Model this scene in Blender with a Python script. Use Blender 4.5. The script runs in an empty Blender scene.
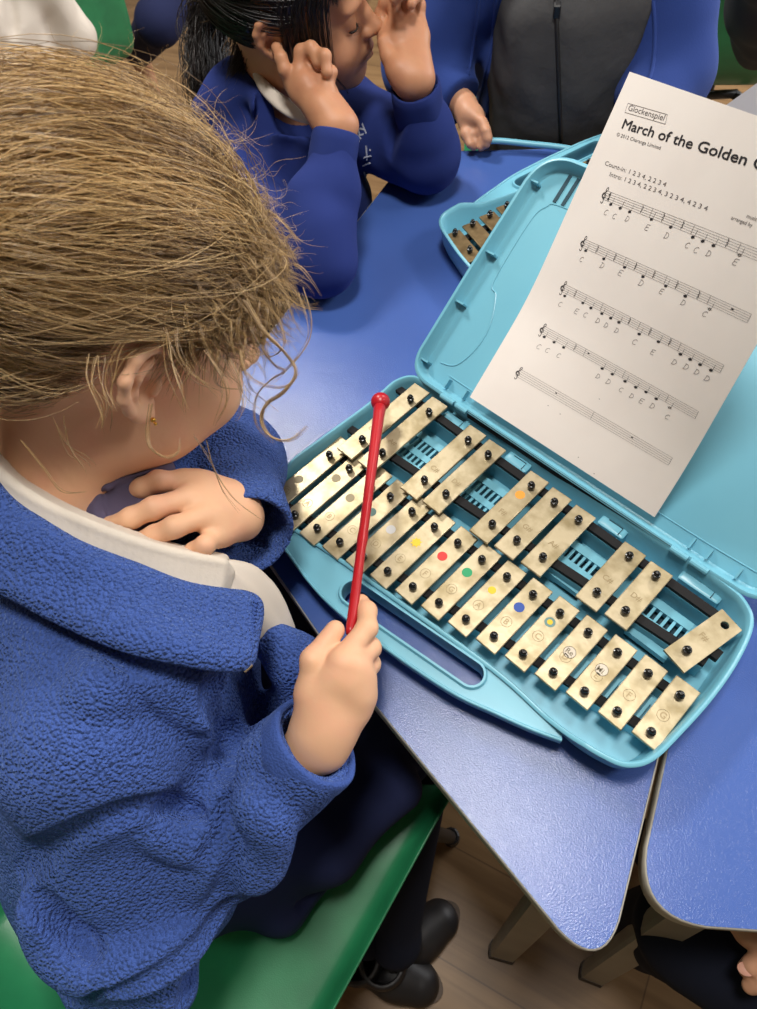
import bpy, math, random
import numpy as np
import openvdb
from mathutils import Vector, Matrix
from mathutils.geometry import tessellate_polygon

rng = np.random.default_rng(7)
random.seed(7)
COL = bpy.context.scene.collection

# ------------------------------------------------------------------ camera
PITCH = 0.0266            # spacing of the glockenspiel bars (m)
TT = 0.60                 # table top height
RC = np.array([[0.7006849332102405, -0.563285515760738, 0.4378927404129007],
               [0.7064216211358634, 0.6337877770066237, -0.3150897442139],
               [-0.10004557743318519, 0.5301155359458555, 0.8420026134074045]])
CAM = np.array([0.3565, -0.1359, 1.1760])
FOC = 680.0


def at(x, y, z):
    """world point seen at photo pixel x, y and lying at height z"""
    d = RC @ np.array([(x - 378.5) / FOC, -(y - 504.5) / FOC, -1.0])
    return CAM + (z - CAM[2]) / d[2] * d


def ats(*pts):
    return [at(*p) for p in pts]


def V3(*a):
    return np.array(a, float)


cam_data = bpy.data.cameras.new('camera')
cam = bpy.data.objects.new('camera', cam_data)
COL.objects.link(cam)
cam_data.sensor_fit = 'HORIZONTAL'
cam_data.sensor_width = 36.0
cam_data.lens = FOC / 757 * 36.0
cam_data.clip_start = 0.02
M = Matrix([[*RC[0], CAM[0]], [*RC[1], CAM[1]], [*RC[2], CAM[2]], [0, 0, 0, 1]])
cam.matrix_world = M
bpy.context.scene.camera = cam
cam_data.dof.use_dof = True
cam_data.dof.focus_distance = 0.62
cam_data.dof.aperture_fstop = 16.0

# ------------------------------------------------------------------ objects
ORG = {}


def tag(o, label=None, cat=None, group=None, kind=None):
    if label: o['label'] = label
    if cat: o['category'] = cat
    if group: o['group'] = group
    if kind: o['kind'] = kind
    return o


def empty(name, org, label=None, cat=None, group=None):
    o = bpy.data.objects.new(name, None)
    COL.objects.link(o)
    o.location = org
    o.empty_display_size = .05
    ORG[o.name] = np.array(org, float)
    return tag(o, label, cat, group)


def root_org(o):
    return ORG[o.name]


def mesh(name, V, F, mat, parent=None, org=None, smooth=True, uv=None):
    V = np.asarray(V, float)
    if parent is not None:
        o0 = root_org(parent)
    else:
        o0 = np.array(org if org is not None else (0, 0, 0), float)
    me = bpy.data.meshes.new(name)
    if isinstance(F, np.ndarray):
        n = F.shape[1]
        me.vertices.add(len(V))
        me.vertices.foreach_set('co', (V - o0).astype(np.float32).ravel())
        me.loops.add(F.size)
        me.loops.foreach_set('vertex_index', F.astype(np.int32).ravel())
        me.polygons.add(len(F))
        me.polygons.foreach_set('loop_start', np.arange(0, F.size, n, dtype=np.int32))
        me.polygons.foreach_set('loop_total', np.full(len(F), n, dtype=np.int32))
        me.update(calc_edges=True)
    else:
        me.from_pydata((V - o0).tolist(), [], [list(map(int, f)) for f in F])
    me.validate()
    if smooth:
        me.polygons.foreach_set('use_smooth', [True] * len(me.polygons))
    me.update()
    ob = bpy.data.objects.new(name, me)
    COL.objects.link(ob)
    if mat: me.materials.append(mat)
    ORG[ob.name] = o0
    if parent is not None:
        ob.parent = parent
    else:
        ob.location = o0
    return ob


class MB:
    """collects simple solids into one mesh"""
    def __init__(s): s.V = []; s.F = []; s.n = 0

    def add(s, V, F):
        V = np.asarray(V, float)
        s.V.append(V); s.F += [[i + s.n for i in f] for f in F]; s.n += len(V)
        return s

    def box(s, c, h, R=None, bev=0.0):
        h = np.array(h, float); c = np.array(c, float)
        b = min(bev, min(h) * .95)
        if b <= 0:
            P = [(x, y, z) for x in (-1, 1) for y in (-1, 1) for z in (-1, 1)]
            V = np.array(P) * h
            F = [(0, 1, 3, 2), (4, 6, 7, 5), (0, 4, 5, 1), (2, 3, 7, 6), (0, 2, 6, 4), (1, 5, 7, 3)]
        else:
            # rounded in plan, chamfered top and bottom
            L = []
            for (hx, hy, r) in ((h[0] - b, h[1] - b, b), (h[0], h[1], b)):
                loop = []
                for (sx, sy, a0) in ((1, 1, 0), (-1, 1, 90), (-1, -1, 180), (1, -1, 270)):
                    for k in range(4):
                        a = math.radians(a0 + 30 * k)
                        rr = r if hx == h[0] else r * .01
                        loop.append((sx * (hx - rr) + rr * math.cos(a), sy * (hy - rr) + rr * math.sin(a)))
                L.append(loop)
            n = 16
            rings = [(L[0], -h[2]), (L[1], -h[2] + b * .6), (L[1], h[2] - b * .6), (L[0], h[2])]
            V = [(x, y, z) for loop, z in rings for x, y in loop]
            F = []
            for k in range(3):
                for i in range(n):
                    j = (i + 1) % n
                    F.append((k * n + i, k * n + j, (k + 1) * n + j, (k + 1) * n + i))
            F.append(tuple(range(n))[::-1]); F.append(tuple(range(3 * n, 4 * n)))
            V = np.array(V)
        if R is not None: V = V @ np.asarray(R).T
        return s.add(V + c, F)

    def tube(s, pts, rad, n=10, caps=True, flat=None):
        pts = np.array(pts, float); m = len(pts)
        rad = np.broadcast_to(np.array(rad, float), (m,))
        T = np.gradient(pts, axis=0); T /= np.linalg.norm(T, axis=1)[:, None] + 1e-12
        up = np.array([0, 0, 1.]) if abs(T[0][2]) < .9 else np.array([1., 0, 0])
        X = np.cross(T[0], up); X /= np.linalg.norm(X)
        V = []
        for i in range(m):
            X = X - T[i] * (X @ T[i]); X /= np.linalg.norm(X) + 1e-12
            Y = np.cross(T[i], X)
            for k in range(n):
                a = 2 * math.pi * k / n
                V.append(pts[i] + rad[i] * (math.cos(a) * X + math.sin(a) * Y))
        F = []
        for i in range(m - 1):
            for k in range(n):
                j = (k + 1) % n
                F.append((i * n + k, i * n + j, (i + 1) * n + j, (i + 1) * n + k))
        if caps:
            F.append(tuple(range(n))[::-1]); F.append(tuple(range((m - 1) * n, m * n)))
        return s.add(V, F)

    def lathe(s, prof, c, n=20, R=None):
        """prof: (radius, z) list, revolved about local z through c"""
        V = []; m = len(prof)
        for r, z in prof:
            for k in range(n):
                a = 2 * math.pi * k / n
                V.append((r * math.cos(a), r * math.sin(a), z))
        F = []
        for i in range(m - 1):
            for k in range(n):
                j = (k + 1) % n
                F.append((i * n + k, i * n + j, (i + 1) * n + j, (i + 1) * n + k))
        F.append(tuple(range(n))[::-1]); F.append(tuple(range((m - 1) * n, m * n)))
        V = np.array(V)
        if R is not None: V = V @ np.asarray(R).T
        return s.add(V + np.array(c, float), F)

    def loft(s, loops, close_ends=False):
        n = len(loops[0]); V = [p for l in loops for p in l]; F = []
        for k in range(len(loops) - 1):
            for i in range(n):
                j = (i + 1) % n
                F.append((k * n + i, k * n + j, (k + 1) * n + j, (k + 1) * n + i))
        if close_ends:
            F.append(tuple(range(n))[::-1]); F.append(tuple(range((len(loops) - 1) * n, len(loops) * n)))
        return s.add(V, F)

    def plate(s, outer, holes, z0, z1, fn=None):
        """flat plate with holes; outer/holes lists of (x,y); z may be numbers; fn maps (x,y,z)->3d"""
        polys = [[Vector((x, y, 0)) for x, y in l] for l in [outer] + list(holes)]
        tri = tessellate_polygon(polys)
        P = [p for l in [outer] + list(holes) for p in l]; n = len(P)
        V = [(x, y, z0) for x, y in P] + [(x, y, z1) for x, y in P]
        F = [tuple(t) for t in tri] + [tuple(i + n for i in t[::-1]) for t in tri]
        o = 0
        for l in [outer] + list(holes):
            m = len(l)
            for i in range(m):
                j = (i + 1) % m
                F.append((o + i, o + j, n + o + j, n + o + i))
            o += m
        V = np.array(V, float)
        if fn: V = np.array([fn(*p) for p in V])
        return s.add(V, F)

    def build(s, name, mat, parent=None, org=None, smooth=False):
        ob = mesh(name, np.concatenate(s.V), s.F, mat, parent, org, smooth)
        bmesh_fix(ob)
        return ob


def bmesh_fix(ob):
    import bmesh
    bm = bmesh.new(); bm.from_mesh(ob.data)
    bmesh.ops.recalc_face_normals(bm, faces=bm.faces)
    bm.to_mesh(ob.data); bm.free()


def autosmooth(ob, ang=40):
    me = ob.data
    me.polygons.foreach_set('use_smooth', [True] * len(me.polygons))
    import bmesh
    bm = bmesh.new(); bm.from_mesh(me)
    for e in bm.edges:
        e.smooth = (len(e.link_faces) == 2 and e.calc_face_angle(0) < math.radians(ang))
    bm.to_mesh(me); bm.free()
    return ob


def spline(pts, n=8, closed=False):
    """Catmull-Rom through pts"""
    P = np.array(pts, float); m = len(P); out = []
    rngi = range(m) if closed else range(m - 1)
    for i in rngi:
        if closed:
            p0, p1, p2, p3 = P[(i - 1) % m], P[i], P[(i + 1) % m], P[(i + 2) % m]
        else:
            p0, p1, p2, p3 = P[max(i - 1, 0)], P[i], P[i + 1], P[min(i + 2, m - 1)]
        for k in range(n):
            t = k / n
            out.append(.5 * ((2 * p1) + (-p0 + p2) * t + (2 * p0 - 5 * p1 + 4 * p2 - p3) * t * t + (-p0 + 3 * p1 - 3 * p2 + p3) * t ** 3))
    if not closed: out.append(P[-1])
    return np.array(out)


def rounded(poly, rad, n=6):
    """round the corners of a polygon; rad scalar or list"""
    P = np.array(poly, float); m = len(P); out = []
    for i in range(m):
        r = rad[i] if hasattr(rad, '__len__') else rad
        a, b, c = P[i - 1], P[i], P[(i + 1) % m]
        u = (a - b); lu = np.linalg.norm(u); u /= lu
        v = (c - b); lv = np.linalg.norm(v); v /= lv
        ang = math.acos(max(-1, min(1, u @ v)))
        if r <= 0 or ang > 3.1: out.append(b); continue
        d = min(r / math.tan(ang / 2), lu * .49, lv * .49)
        p, q = b + u * d, b + v * d
        for k in range(n + 1):
            t = k / n
            out.append((1 - t) ** 2 * p + 2 * t * (1 - t) * (b * .85 + (p + q) * .075) + t * t * q)
    return np.array(out)


def inset(P, d):
    """move a ccw closed 2D polygon inwards by d (scalar or per point)"""
    P = np.asarray(P, float)
    T = np.roll(P, -1, 0) - np.roll(P, 1, 0); T /= np.linalg.norm(T, axis=1)[:, None] + 1e-12
    N = np.stack([-T[:, 1], T[:, 0]], 1)
    return P + N * (np.asarray(d).reshape(-1, 1) if hasattr(d, '__len__') else d)


# ------------------------------------------------------------------ implicit surfaces
class SDF:
    def __init__(s, lo, hi, h):
        s.lo = np.array(lo, float); s.h = h
        s.n = np.ceil((np.array(hi, float) - s.lo) / h).astype(int) + 1
        s.a = np.full(s.n, .05, np.float32)

    def _blk(s, lo, hi):
        i0 = np.clip(np.floor((np.array(lo) - s.lo) / s.h).astype(int), 0, s.n)
        i1 = np.clip(np.ceil((np.array(hi) - s.lo) / s.h).astype(int) + 1, 0, s.n)
        if (i1 <= i0).any(): return None
        g = [s.lo[k] + s.h * np.arange(i0[k], i1[k]) for k in range(3)]
        return tuple(slice(i0[k], i1[k]) for k in range(3)), g

    def _ap(s, sl, d, k, op):
        a = s.a[sl]
        d = d.astype(np.float32)
        if op == 'u':
            if k > 0:
                h = np.maximum(k - np.abs(a - d), 0) / k
                s.a[sl] = np.minimum(a, d) - h * h * k / 4
            else: s.a[sl] = np.minimum(a, d)
        elif op == 's':
            d = -d
            if k > 0:
                h = np.maximum(k - np.abs(a - d), 0) / k
                s.a[sl] = np.maximum(a, d) + h * h * k / 4
            else: s.a[sl] = np.maximum(a, d)
        return s

    def cone(s, a, b, r1, r2=None, k=0., op='u', sq=None):
        r2 = r1 if r2 is None else r2
        a = np.array(a, float); b = np.array(b, float); R = max(r1, r2); m = R + max(k, .012) + 2 * s.h
        blk = s._blk(np.minimum(a, b) - m, np.maximum(a, b) + m)
        if blk is None: return s
        sl, g = blk
        ba = b - a; L = ba @ ba + 1e-12
        X = g[0][:, None, None] - a[0]; Y = g[1][None, :, None] - a[1]; Z = g[2][None, None, :] - a[2]
        t = np.clip((X * ba[0] + Y * ba[1] + Z * ba[2]) / L, 0, 1)
        dx, dy, dz = X - t * ba[0], Y - t * ba[1], Z - t * ba[2]
        d2 = dx * dx + dy * dy + dz * dz
        if sq is not None:      # (axis, factor): squash along an axis
            ax, f = np.array(sq[0], float), sq[1]; ax /= np.linalg.norm(ax)
            q = dx * ax[0] + dy * ax[1] + dz * ax[2]
            d2 = d2 + q * q * (1 / (f * f) - 1)
        return s._ap(sl, np.sqrt(d2) - (r1 + (r2 - r1) * t), k, op)

    def chain(s, pts, rad, k=0., op='u', sq=None):
        rad = np.broadcast_to(np.array(rad, float), (len(pts),))
        for i in range(len(pts) - 1):
            s.cone(pts[i], pts[i + 1], rad[i], rad[i + 1], k, op, sq)
        return s

    def ell(s, c, r, R=None, k=0., op='u'):
        c = np.array(c, float); r = np.array(r, float) * np.ones(3); m = max(r) + max(k, .012) + 2 * s.h
        blk = s._blk(c - m, c + m)
        if blk is None: return s
        sl, g = blk
        X = g[0][:, None, None] - c[0]; Y = g[1][None, :, None] - c[1]; Z = g[2][None, None, :] - c[2]
        if R is None: R = np.eye(3)
        R = np.asarray(R)       # columns = local axes in world
        x = X * R[0, 0] + Y * R[1, 0] + Z * R[2, 0]
        y = X * R[0, 1] + Y * R[1, 1] + Z * R[2, 1]
        z = X * R[0, 2] + Y * R[1, 2] + Z * R[2, 2]
        k0 = np.sqrt((x / r[0]) ** 2 + (y / r[1]) ** 2 + (z / r[2]) ** 2)
        k1 = np.sqrt((x / r[0] ** 2) ** 2 + (y / r[1] ** 2) ** 2 + (z / r[2] ** 2) ** 2) + 1e-9
        return s._ap(sl, k0 * (k0 - 1) / k1, k, op)

    def box(s, c, hf, R=None, rnd=.01, k=0., op='u'):
        c = np.array(c, float); hf = np.array(hf, float); m = np.linalg.norm(hf) + max(k, .012)
        blk = s._blk(c - m, c + m)
        if blk is None: return s
        sl, g = blk
        X = g[0][:, None, None] - c[0]; Y = g[1][None, :, None] - c[1]; Z = g[2][None, None, :] - c[2]
        if R is None: R = np.eye(3)
        R = np.asarray(R); q = []
        for i in range(3):
            q.append(np.abs(X * R[0, i] + Y * R[1, i] + Z * R[2, i]) - (hf[i] - rnd))
        d = np.sqrt(sum(np.maximum(v, 0) ** 2 for v in q)) + np.minimum(np.maximum(np.maximum(q[0], q[1]), q[2]), 0) - rnd
        return s._ap(sl, d, k, op)

    def patch(s, A, B, r, n=24, m=6, k=.004, op='u'):
        """a thick sheet between two polylines A and B"""
        A = spline(A, max(1, n // (len(A) - 1))); B = spline(B, max(1, n // (len(B) - 1)))
        q = min(len(A), len(B)); A = A[:q]; B = B[:q]
        for j in range(m + 1):
            t = j / m; P = A * (1 - t) + B * t
            rr = r if not hasattr(r, '__len__') else r[0] * (1 - t) + r[1] * t
            s.chain(P, rr, k, op)
        return s

    def ray(s, x, y, t0=.25, t1=1.4):
        """first point of the current surface behind photo pixel x, y"""
        d = RC @ np.array([(x - 378.5) / FOC, -(y - 504.5) / FOC, -1.0])
        t = np.arange(t0, t1, s.h * .5); P = CAM + t[:, None] * d
        I = np.round((P - s.lo) / s.h).astype(int)
        ok = ((I >= 0) & (I < s.n)).all(1)
        v = np.full(len(t), .05); v[ok] = s.a[tuple(I[ok].T)]
        k = np.nonzero(v < 0)[0]
        return (P[k[0]], d / np.linalg.norm(d)) if len(k) else (None, d)

    def fold(s, pts, r, off, k, op='u', n=5):
        """ridge or groove that follows the surface; off = height of its axis above the surface"""
        Q = []; 
        for x, y in spline(pts, n):
            p, d = s.ray(x, y)
            if p is not None and (not Q or np.linalg.norm(p - Q[-1]) < .06): Q.append(p - d * off)
        if len(Q) < 3: return s
        Q = np.array(Q); Q[1:-1] = (Q[:-2] + Q[1:-1] * 2 + Q[2:]) / 4
        t = np.linspace(0, 1, len(Q)); rr = r * (.45 + .55 * np.sin(np.pi * np.clip(t * .9 + .05, 0, 1)) ** .6)
        return s.chain(Q, rr, k, op)

    def noise(s, amp, freq, seed=0):
        """gentle low-frequency unevenness (real geometry, not shading)"""
        r = np.random.default_rng(seed)
        g = [s.lo[k] + s.h * np.arange(s.n[k]) for k in range(3)]
        X = g[0][:, None, None]; Y = g[1][None, :, None]; Z = g[2][None, None, :]
        n = 0
        for i in range(5):
            w = r.normal(size=3); w *= freq * (1 + .5 * r.random()) / np.linalg.norm(w)
            n = n + np.sin(X * w[0] + Y * w[1] + Z * w[2] + r.random() * 6.28 + 1.3 * np.sin((X - Y + Z) * freq * .6 + i))
        s.a += (amp / 3 * n).astype(np.float32)
        return s

    def out(s):
        a = np.pad(s.a, 1, constant_values=.05)
        g = openvdb.FloatGrid(.05)
        g.copyFromArray(np.ascontiguousarray(a))
        P, Q = g.convertToQuads(0.0)
        P = np.array(P, float); Q = np.array(Q, int)[:, ::-1]
        P = relax(P, Q, 2)
        return P * s.h + s.lo - s.h, Q


def relax(P, Q, it):
    for _ in range(it):
        S = np.zeros_like(P); C = np.zeros(len(P))
        for a, b in ((0, 1), (1, 2), (2, 3), (3, 0)):
            np.add.at(S, Q[:, a], P[Q[:, b]]); np.add.at(C, Q[:, a], 1)
            np.add.at(S, Q[:, b], P[Q[:, a]]); np.add.at(C, Q[:, b], 1)
        P = P * .5 + .5 * S / np.maximum(C, 1)[:, None]
    return P


def join(parts):
    V = []; F = []; n = 0
    for v, f in parts:
        V.append(v); F.append(np.asarray(f) + n); n += len(v)
    return np.concatenate(V), np.concatenate(F)


def frame(fwd_deg, pitch, roll=0):
    """head / body frame: columns right, forward, up (world)"""
    a = math.radians(fwd_deg); p = math.radians(pitch)
    fh = np.array([math.cos(a), math.sin(a), 0]); up = np.array([0, 0, 1.])
    F = fh * math.cos(p) - up * math.sin(p)
    R = np.array([math.sin(a), -math.cos(a), 0.]); U = np.cross(R, F)
    if roll:
        c, s_ = math.cos(math.radians(roll)), math.sin(math.radians(roll))
        R, U = R * c + U * s_, U * c - R * s_
    return np.stack([R, F, U], 1)
# ------------------------------------------------------------------ materials
def srgb(r, g, b):
    f = lambda c: ((c / 255 + .055) / 1.055) ** 2.4 if c / 255 > .04045 else c / 255 / 12.92
    return (f(r), f(g), f(b), 1)


def mat(name, col, rough=.5, metal=0., bump=None, vary=None, sheen=0, sss=0, spec=.5, coat=0, aniso=0):
    """bump: (kind, scale, strength, distance); vary: (scale, second colour, lo, hi)"""
    m = bpy.data.materials.new(name); m.use_nodes = True
    nt = m.node_tree; N = nt.nodes; L = nt.links
    b = N['Principled BSDF']
    b.inputs['Base Color'].default_value = col
    b.inputs['Roughness'].default_value = rough
    b.inputs['Metallic'].default_value = metal
    b.inputs['Specular IOR Level'].default_value = spec
    if sheen:
        b.inputs['Sheen Weight'].default_value = sheen
        b.inputs['Sheen Roughness'].default_value = .45
        b.inputs['Sheen Tint'].default_value = (min(1, col[0] * 2.5 + .1), min(1, col[1] * 2.5 + .1), min(1, col[2] * 2 + .1), 1)
    if sss:
        b.inputs['Subsurface Weight'].default_value = sss
        b.inputs['Subsurface Radius'].default_value = (1, .35, .2)
        b.inputs['Subsurface Scale'].default_value = .006
    if coat: b.inputs['Coat Weight'].default_value = coat
    tc = N.new('ShaderNodeTexCoord')
    if vary:
        n = N.new('ShaderNodeTexNoise'); n.inputs['Scale'].default_value = vary[0]; n.inputs['Detail'].default_value = 5
        L.new(tc.outputs['Object'], n.inputs['Vector'])
        mr = N.new('ShaderNodeMapRange'); mr.inputs[1].default_value = vary[2]; mr.inputs[2].default_value = vary[3]
        L.new(n.outputs['Fac'], mr.inputs[0])
        mx = N.new('ShaderNodeMix'); mx.data_type = 'RGBA'
        mx.inputs[6].default_value = col; mx.inputs[7].default_value = vary[1]
        L.new(mr.outputs[0], mx.inputs[0]); L.new(mx.outputs[2], b.inputs['Base Color'])
    if bump:
        kind, sc, st, di = bump
        if kind == 'voronoi':
            t = N.new('ShaderNodeTexVoronoi'); t.feature = 'SMOOTH_F1'; t.inputs['Scale'].default_value = sc
            t.inputs['Smoothness'].default_value = .6
            nz = N.new('ShaderNodeTexNoise'); nz.inputs['Scale'].default_value = sc * .55; nz.inputs['Detail'].default_value = 2
            L.new(tc.outputs['Object'], nz.inputs['Vector'])
            ad = N.new('ShaderNodeVectorMath'); ad.operation = 'MULTIPLY_ADD'
            L.new(nz.outputs['Color'], ad.inputs[0]); ad.inputs[1].default_value = (1.0 / sc,) * 3
            L.new(tc.outputs['Object'], ad.inputs[2]); L.new(ad.outputs[0], t.inputs['Vector'])
            out = t.outputs['Distance']; inv = True
        else:
            t = N.new('ShaderNodeTexNoise'); t.inputs['Scale'].default_value = sc; t.inputs['Detail'].default_value = 3
            L.new(tc.outputs['Object'], t.inputs['Vector']); out = t.outputs['Fac']; inv = False
        bp = N.new('ShaderNodeBump'); bp.inputs['Strength'].default_value = st; bp.inputs['Distance'].default_value = di
        bp.invert = inv
        L.new(out, bp.inputs['Height']); L.new(bp.outputs[0], b.inputs['Normal'])
    return m


M_ = {}
M_['laminate'] = mat('blue_laminate', srgb(64, 92, 160), .21, bump=('noise', 850, .24, .001), vary=(4, srgb(68, 97, 166), .35, .7))
M_['edge'] = mat('grey_table_edging', srgb(178, 174, 162), .5, vary=(25, srgb(158, 152, 138), .5, .75))
M_['leg_metal'] = mat('grey_painted_steel', srgb(138, 132, 120), .45, vary=(12, srgb(120, 114, 102), .4, .7))
M_['foot'] = mat('dark_foot_cap', srgb(50, 42, 36), .6)
M_['case'] = mat('light_blue_plastic', srgb(110, 176, 198), .32, spec=.5, vary=(9, srgb(116, 182, 202), .35, .7))
M_['felt'] = mat('black_felt', srgb(24, 24, 26), .95)
M_['dark'] = mat('dark_slot', srgb(22, 60, 74), .7)
M_['pin'] = mat('black_plastic_pin', srgb(18, 18, 20), .25)
M_['bar'] = mat('champagne_metal', srgb(190, 177, 148), .43, .8, bump=('noise', 240, .12, .001), vary=(60, srgb(152, 138, 106), .40, .70))
M_['bar_old'] = mat('worn_brass_metal', srgb(150, 128, 92), .42, .7, bump=('noise', 240, .15, .001), vary=(60, srgb(112, 92, 62), .42, .72))
M_['letter'] = mat('embossed_metal', srgb(150, 134, 102), .45, .6)
M_['letter2'] = mat('grey_print', srgb(120, 112, 92), .6)
M_['paper'] = mat('white_paper', srgb(238, 232, 226), .8, vary=(14, srgb(233, 226, 220), .4, .7))
M_['paper2'] = mat('grey_paper', srgb(196, 192, 194), .8)
M_['ink'] = mat('black_ink', srgb(40, 38, 42), .8)
M_['ink2'] = mat('thin_grey_ink', srgb(96, 90, 90), .8)
M_['pencil'] = mat('pencil_line', srgb(112, 106, 106), .8)
M_['red'] = mat('red_plastic', srgb(176, 22, 34), .32)
M_['fleece'] = mat('blue_fleece', srgb(66, 92, 162), .95, bump=('voronoi', 440, 1.0, .0042), sheen=.35, spec=.15)
M_['fleece_cuff'] = mat('blue_fleece_flat', srgb(60, 84, 150), .95, bump=('voronoi', 600, .6, .0014), sheen=.3, spec=.15)
M_['fleece2'] = mat('blue_cardigan_fleece', srgb(44, 64, 126), .95, bump=('noise', 500, .25, .001), sheen=.3, spec=.15)
M_['jumper'] = mat('royal_blue_sweatshirt', srgb(38, 52, 112), .92, bump=('noise', 900, .2, .0006), sheen=.15, spec=.15)
M_['jumper_rib'] = mat('royal_blue_ribbing', srgb(36, 50, 108), .92, bump=('noise', 900, .2, .0006), sheen=.15, spec=.15)
M_['polo'] = mat('white_cotton', srgb(214, 204, 192), .9, bump=('noise', 900, .3, .0006), sheen=.1)
M_['rib'] = mat('ribbed_white_cotton', srgb(214, 204, 190), .9, bump=('noise', 400, .3, .001), sheen=.1)
M_['grey_top'] = mat('charcoal_fabric', srgb(62, 62, 64), .85, bump=('noise', 60, .35, .004))
M_['zip'] = mat('black_zip', srgb(26, 26, 28), .5)
M_['navy'] = mat('navy_fabric', srgb(28, 34, 66), .9, bump=('noise', 800, .2, .0006), spec=.2)
M_['navy2'] = mat('dark_navy_trousers', srgb(20, 24, 38), .9, spec=.2)
M_['shoe'] = mat('black_shoe_leather', srgb(26, 24, 26), .5)
M_['sole'] = mat('brown_sole_edge', srgb(82, 66, 52), .6)
M_['skin_pale'] = mat('pale_skin', srgb(228, 180, 144), .55, sss=.10, bump=('noise', 350, .12, .0006), vary=(30, srgb(228, 170, 140), .45, .8), spec=.4)
M_['skin_brown'] = mat('brown_skin', srgb(194, 140, 106), .5, sss=.10, bump=('noise', 350, .1, .0006), vary=(30, srgb(182, 126, 96), .45, .8), spec=.4)
M_['skin_c3'] = mat('tan_skin', srgb(196, 146, 116), .5, sss=.1)
M_['lip'] = mat('lip', srgb(160, 92, 76), .45)
M_['black_hair'] = mat('black_hair', srgb(30, 25, 25), .42, spec=.35)
M_['eye'] = mat('eye_white', srgb(196, 186, 180), .25)
M_['gold'] = mat('gold_stud', srgb(226, 180, 84), .2, 1.)
M_['cloth'] = mat('muted_purple_cloth', srgb(86, 78, 104), .9, bump=('noise', 500, .3, .001))
M_['cloth_edge'] = mat('pale_purple_hem', srgb(128, 112, 138), .9)
M_['chair'] = mat('green_plastic', srgb(40, 128, 84), .36, bump=('noise', 900, .18, .0006), vary=(18, srgb(34, 112, 74), .4, .7))
M_['chair_leg'] = mat('dark_steel_tube', srgb(34, 34, 36), .4, .3)
M_['coat'] = mat('dark_grey_coat', srgb(64, 62, 66), .9)
M_['brown'] = mat('brown_fabric', srgb(112, 84, 56), .9)
M_['silver'] = mat('silver_print', srgb(176, 180, 196), .6)
for n_, c_ in dict(s_yellow=(226, 190, 42), s_red=(208, 48, 44), s_green=(28, 150, 98), s_blue=(40, 76, 160), s_orange=(232, 152, 48), s_grey=(150, 138, 108), s_pale=(190, 190, 190), s_teal=(106, 140, 136), s_white=(206, 196, 180)).items():
    M_[n_] = mat('sticker_' + n_[2:], srgb(*c_), .6)


def hair_mat(name, c1, c2, c3):
    """strand colour differs from lock to lock (stored per strand)"""
    m = bpy.data.materials.new(name); m.use_nodes = True
    nt = m.node_tree; N = nt.nodes; L = nt.links; b = N['Principled BSDF']
    a = N.new('ShaderNodeAttribute'); a.attribute_name = 'tone'
    cr = N.new('ShaderNodeValToRGB')
    e = cr.color_ramp.elements
    e[0].color = c1; e[1].color = c3; e[1].position = 1
    k = e.new(.5); k.color = c2
    L.new(a.outputs['Fac'], cr.inputs[0]); L.new(cr.outputs[0], b.inputs['Base Color'])
    b.inputs['Roughness'].default_value = .33
    b.inputs['Specular IOR Level'].default_value = .6
    return m


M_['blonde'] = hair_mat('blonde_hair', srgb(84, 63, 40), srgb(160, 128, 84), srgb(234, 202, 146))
M_['dark_strand'] = hair_mat('dark_hair', srgb(20, 16, 16), srgb(32, 26, 25), srgb(52, 42, 40))


def floor_mat():
    m = bpy.data.materials.new('wood_plank_vinyl'); m.use_nodes = True
    nt = m.node_tree; N = nt.nodes; L = nt.links; b = N['Principled BSDF']
    tc = N.new('ShaderNodeTexCoord')
    mp = N.new('ShaderNodeMapping'); mp.inputs['Rotation'].default_value = (0, 0, math.radians(-18))
    L.new(tc.outputs['Object'], mp.inputs[0])
    br = N.new('ShaderNodeTexBrick')
    br.inputs['Scale'].default_value = 1.0; br.inputs['Brick Width'].default_value = 1.1; br.inputs['Row Height'].default_value = .14
    br.inputs['Mortar Size'].default_value = .0012; br.inputs['Color1'].default_value = srgb(146, 116, 80)
    br.inputs['Color2'].default_value = srgb(130, 102, 70); br.inputs['Mortar'].default_value = srgb(104, 80, 56)
    L.new(mp.outputs[0], br.inputs['Vector'])
    m2 = N.new('ShaderNodeMapping'); m2.inputs['Scale'].default_value = (2.0, 26, 1); L.new(mp.outputs[0], m2.inputs[0])
    nz = N.new('ShaderNodeTexNoise'); nz.inputs['Scale'].default_value = 1.6; nz.inputs['Detail'].default_value = 8; nz.inputs['Distortion'].default_value = .8
    L.new(m2.outputs[0], nz.inputs['Vector'])
    cr = N.new('ShaderNodeValToRGB'); cr.color_ramp.elements[0].position = .35; cr.color_ramp.elements[0].color = (.55, .5, .45, 1)
    cr.color_ramp.elements[1].position = .65; cr.color_ramp.elements[1].color = (1, 1, 1, 1)
    L.new(nz.outputs['Fac'], cr.inputs[0])
    mx = N.new('ShaderNodeMix'); mx.data_type = 'RGBA'; mx.blend_type = 'MULTIPLY'; mx.inputs[0].default_value = .8
    L.new(br.outputs['Color'], mx.inputs[6]); L.new(cr.outputs[0], mx.inputs[7]); L.new(mx.outputs[2], b.inputs['Base Color'])
    b.inputs['Roughness'].default_value = .45
    return m


M_['floor'] = floor_mat()
# ------------------------------------------------------------------ floor and tables
fl = MB().box((0.2, 1.2, -.01), (4.2, 4.2, .01)).build('floor', M_['floor'])
fl['kind'] = 'structure'


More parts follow.
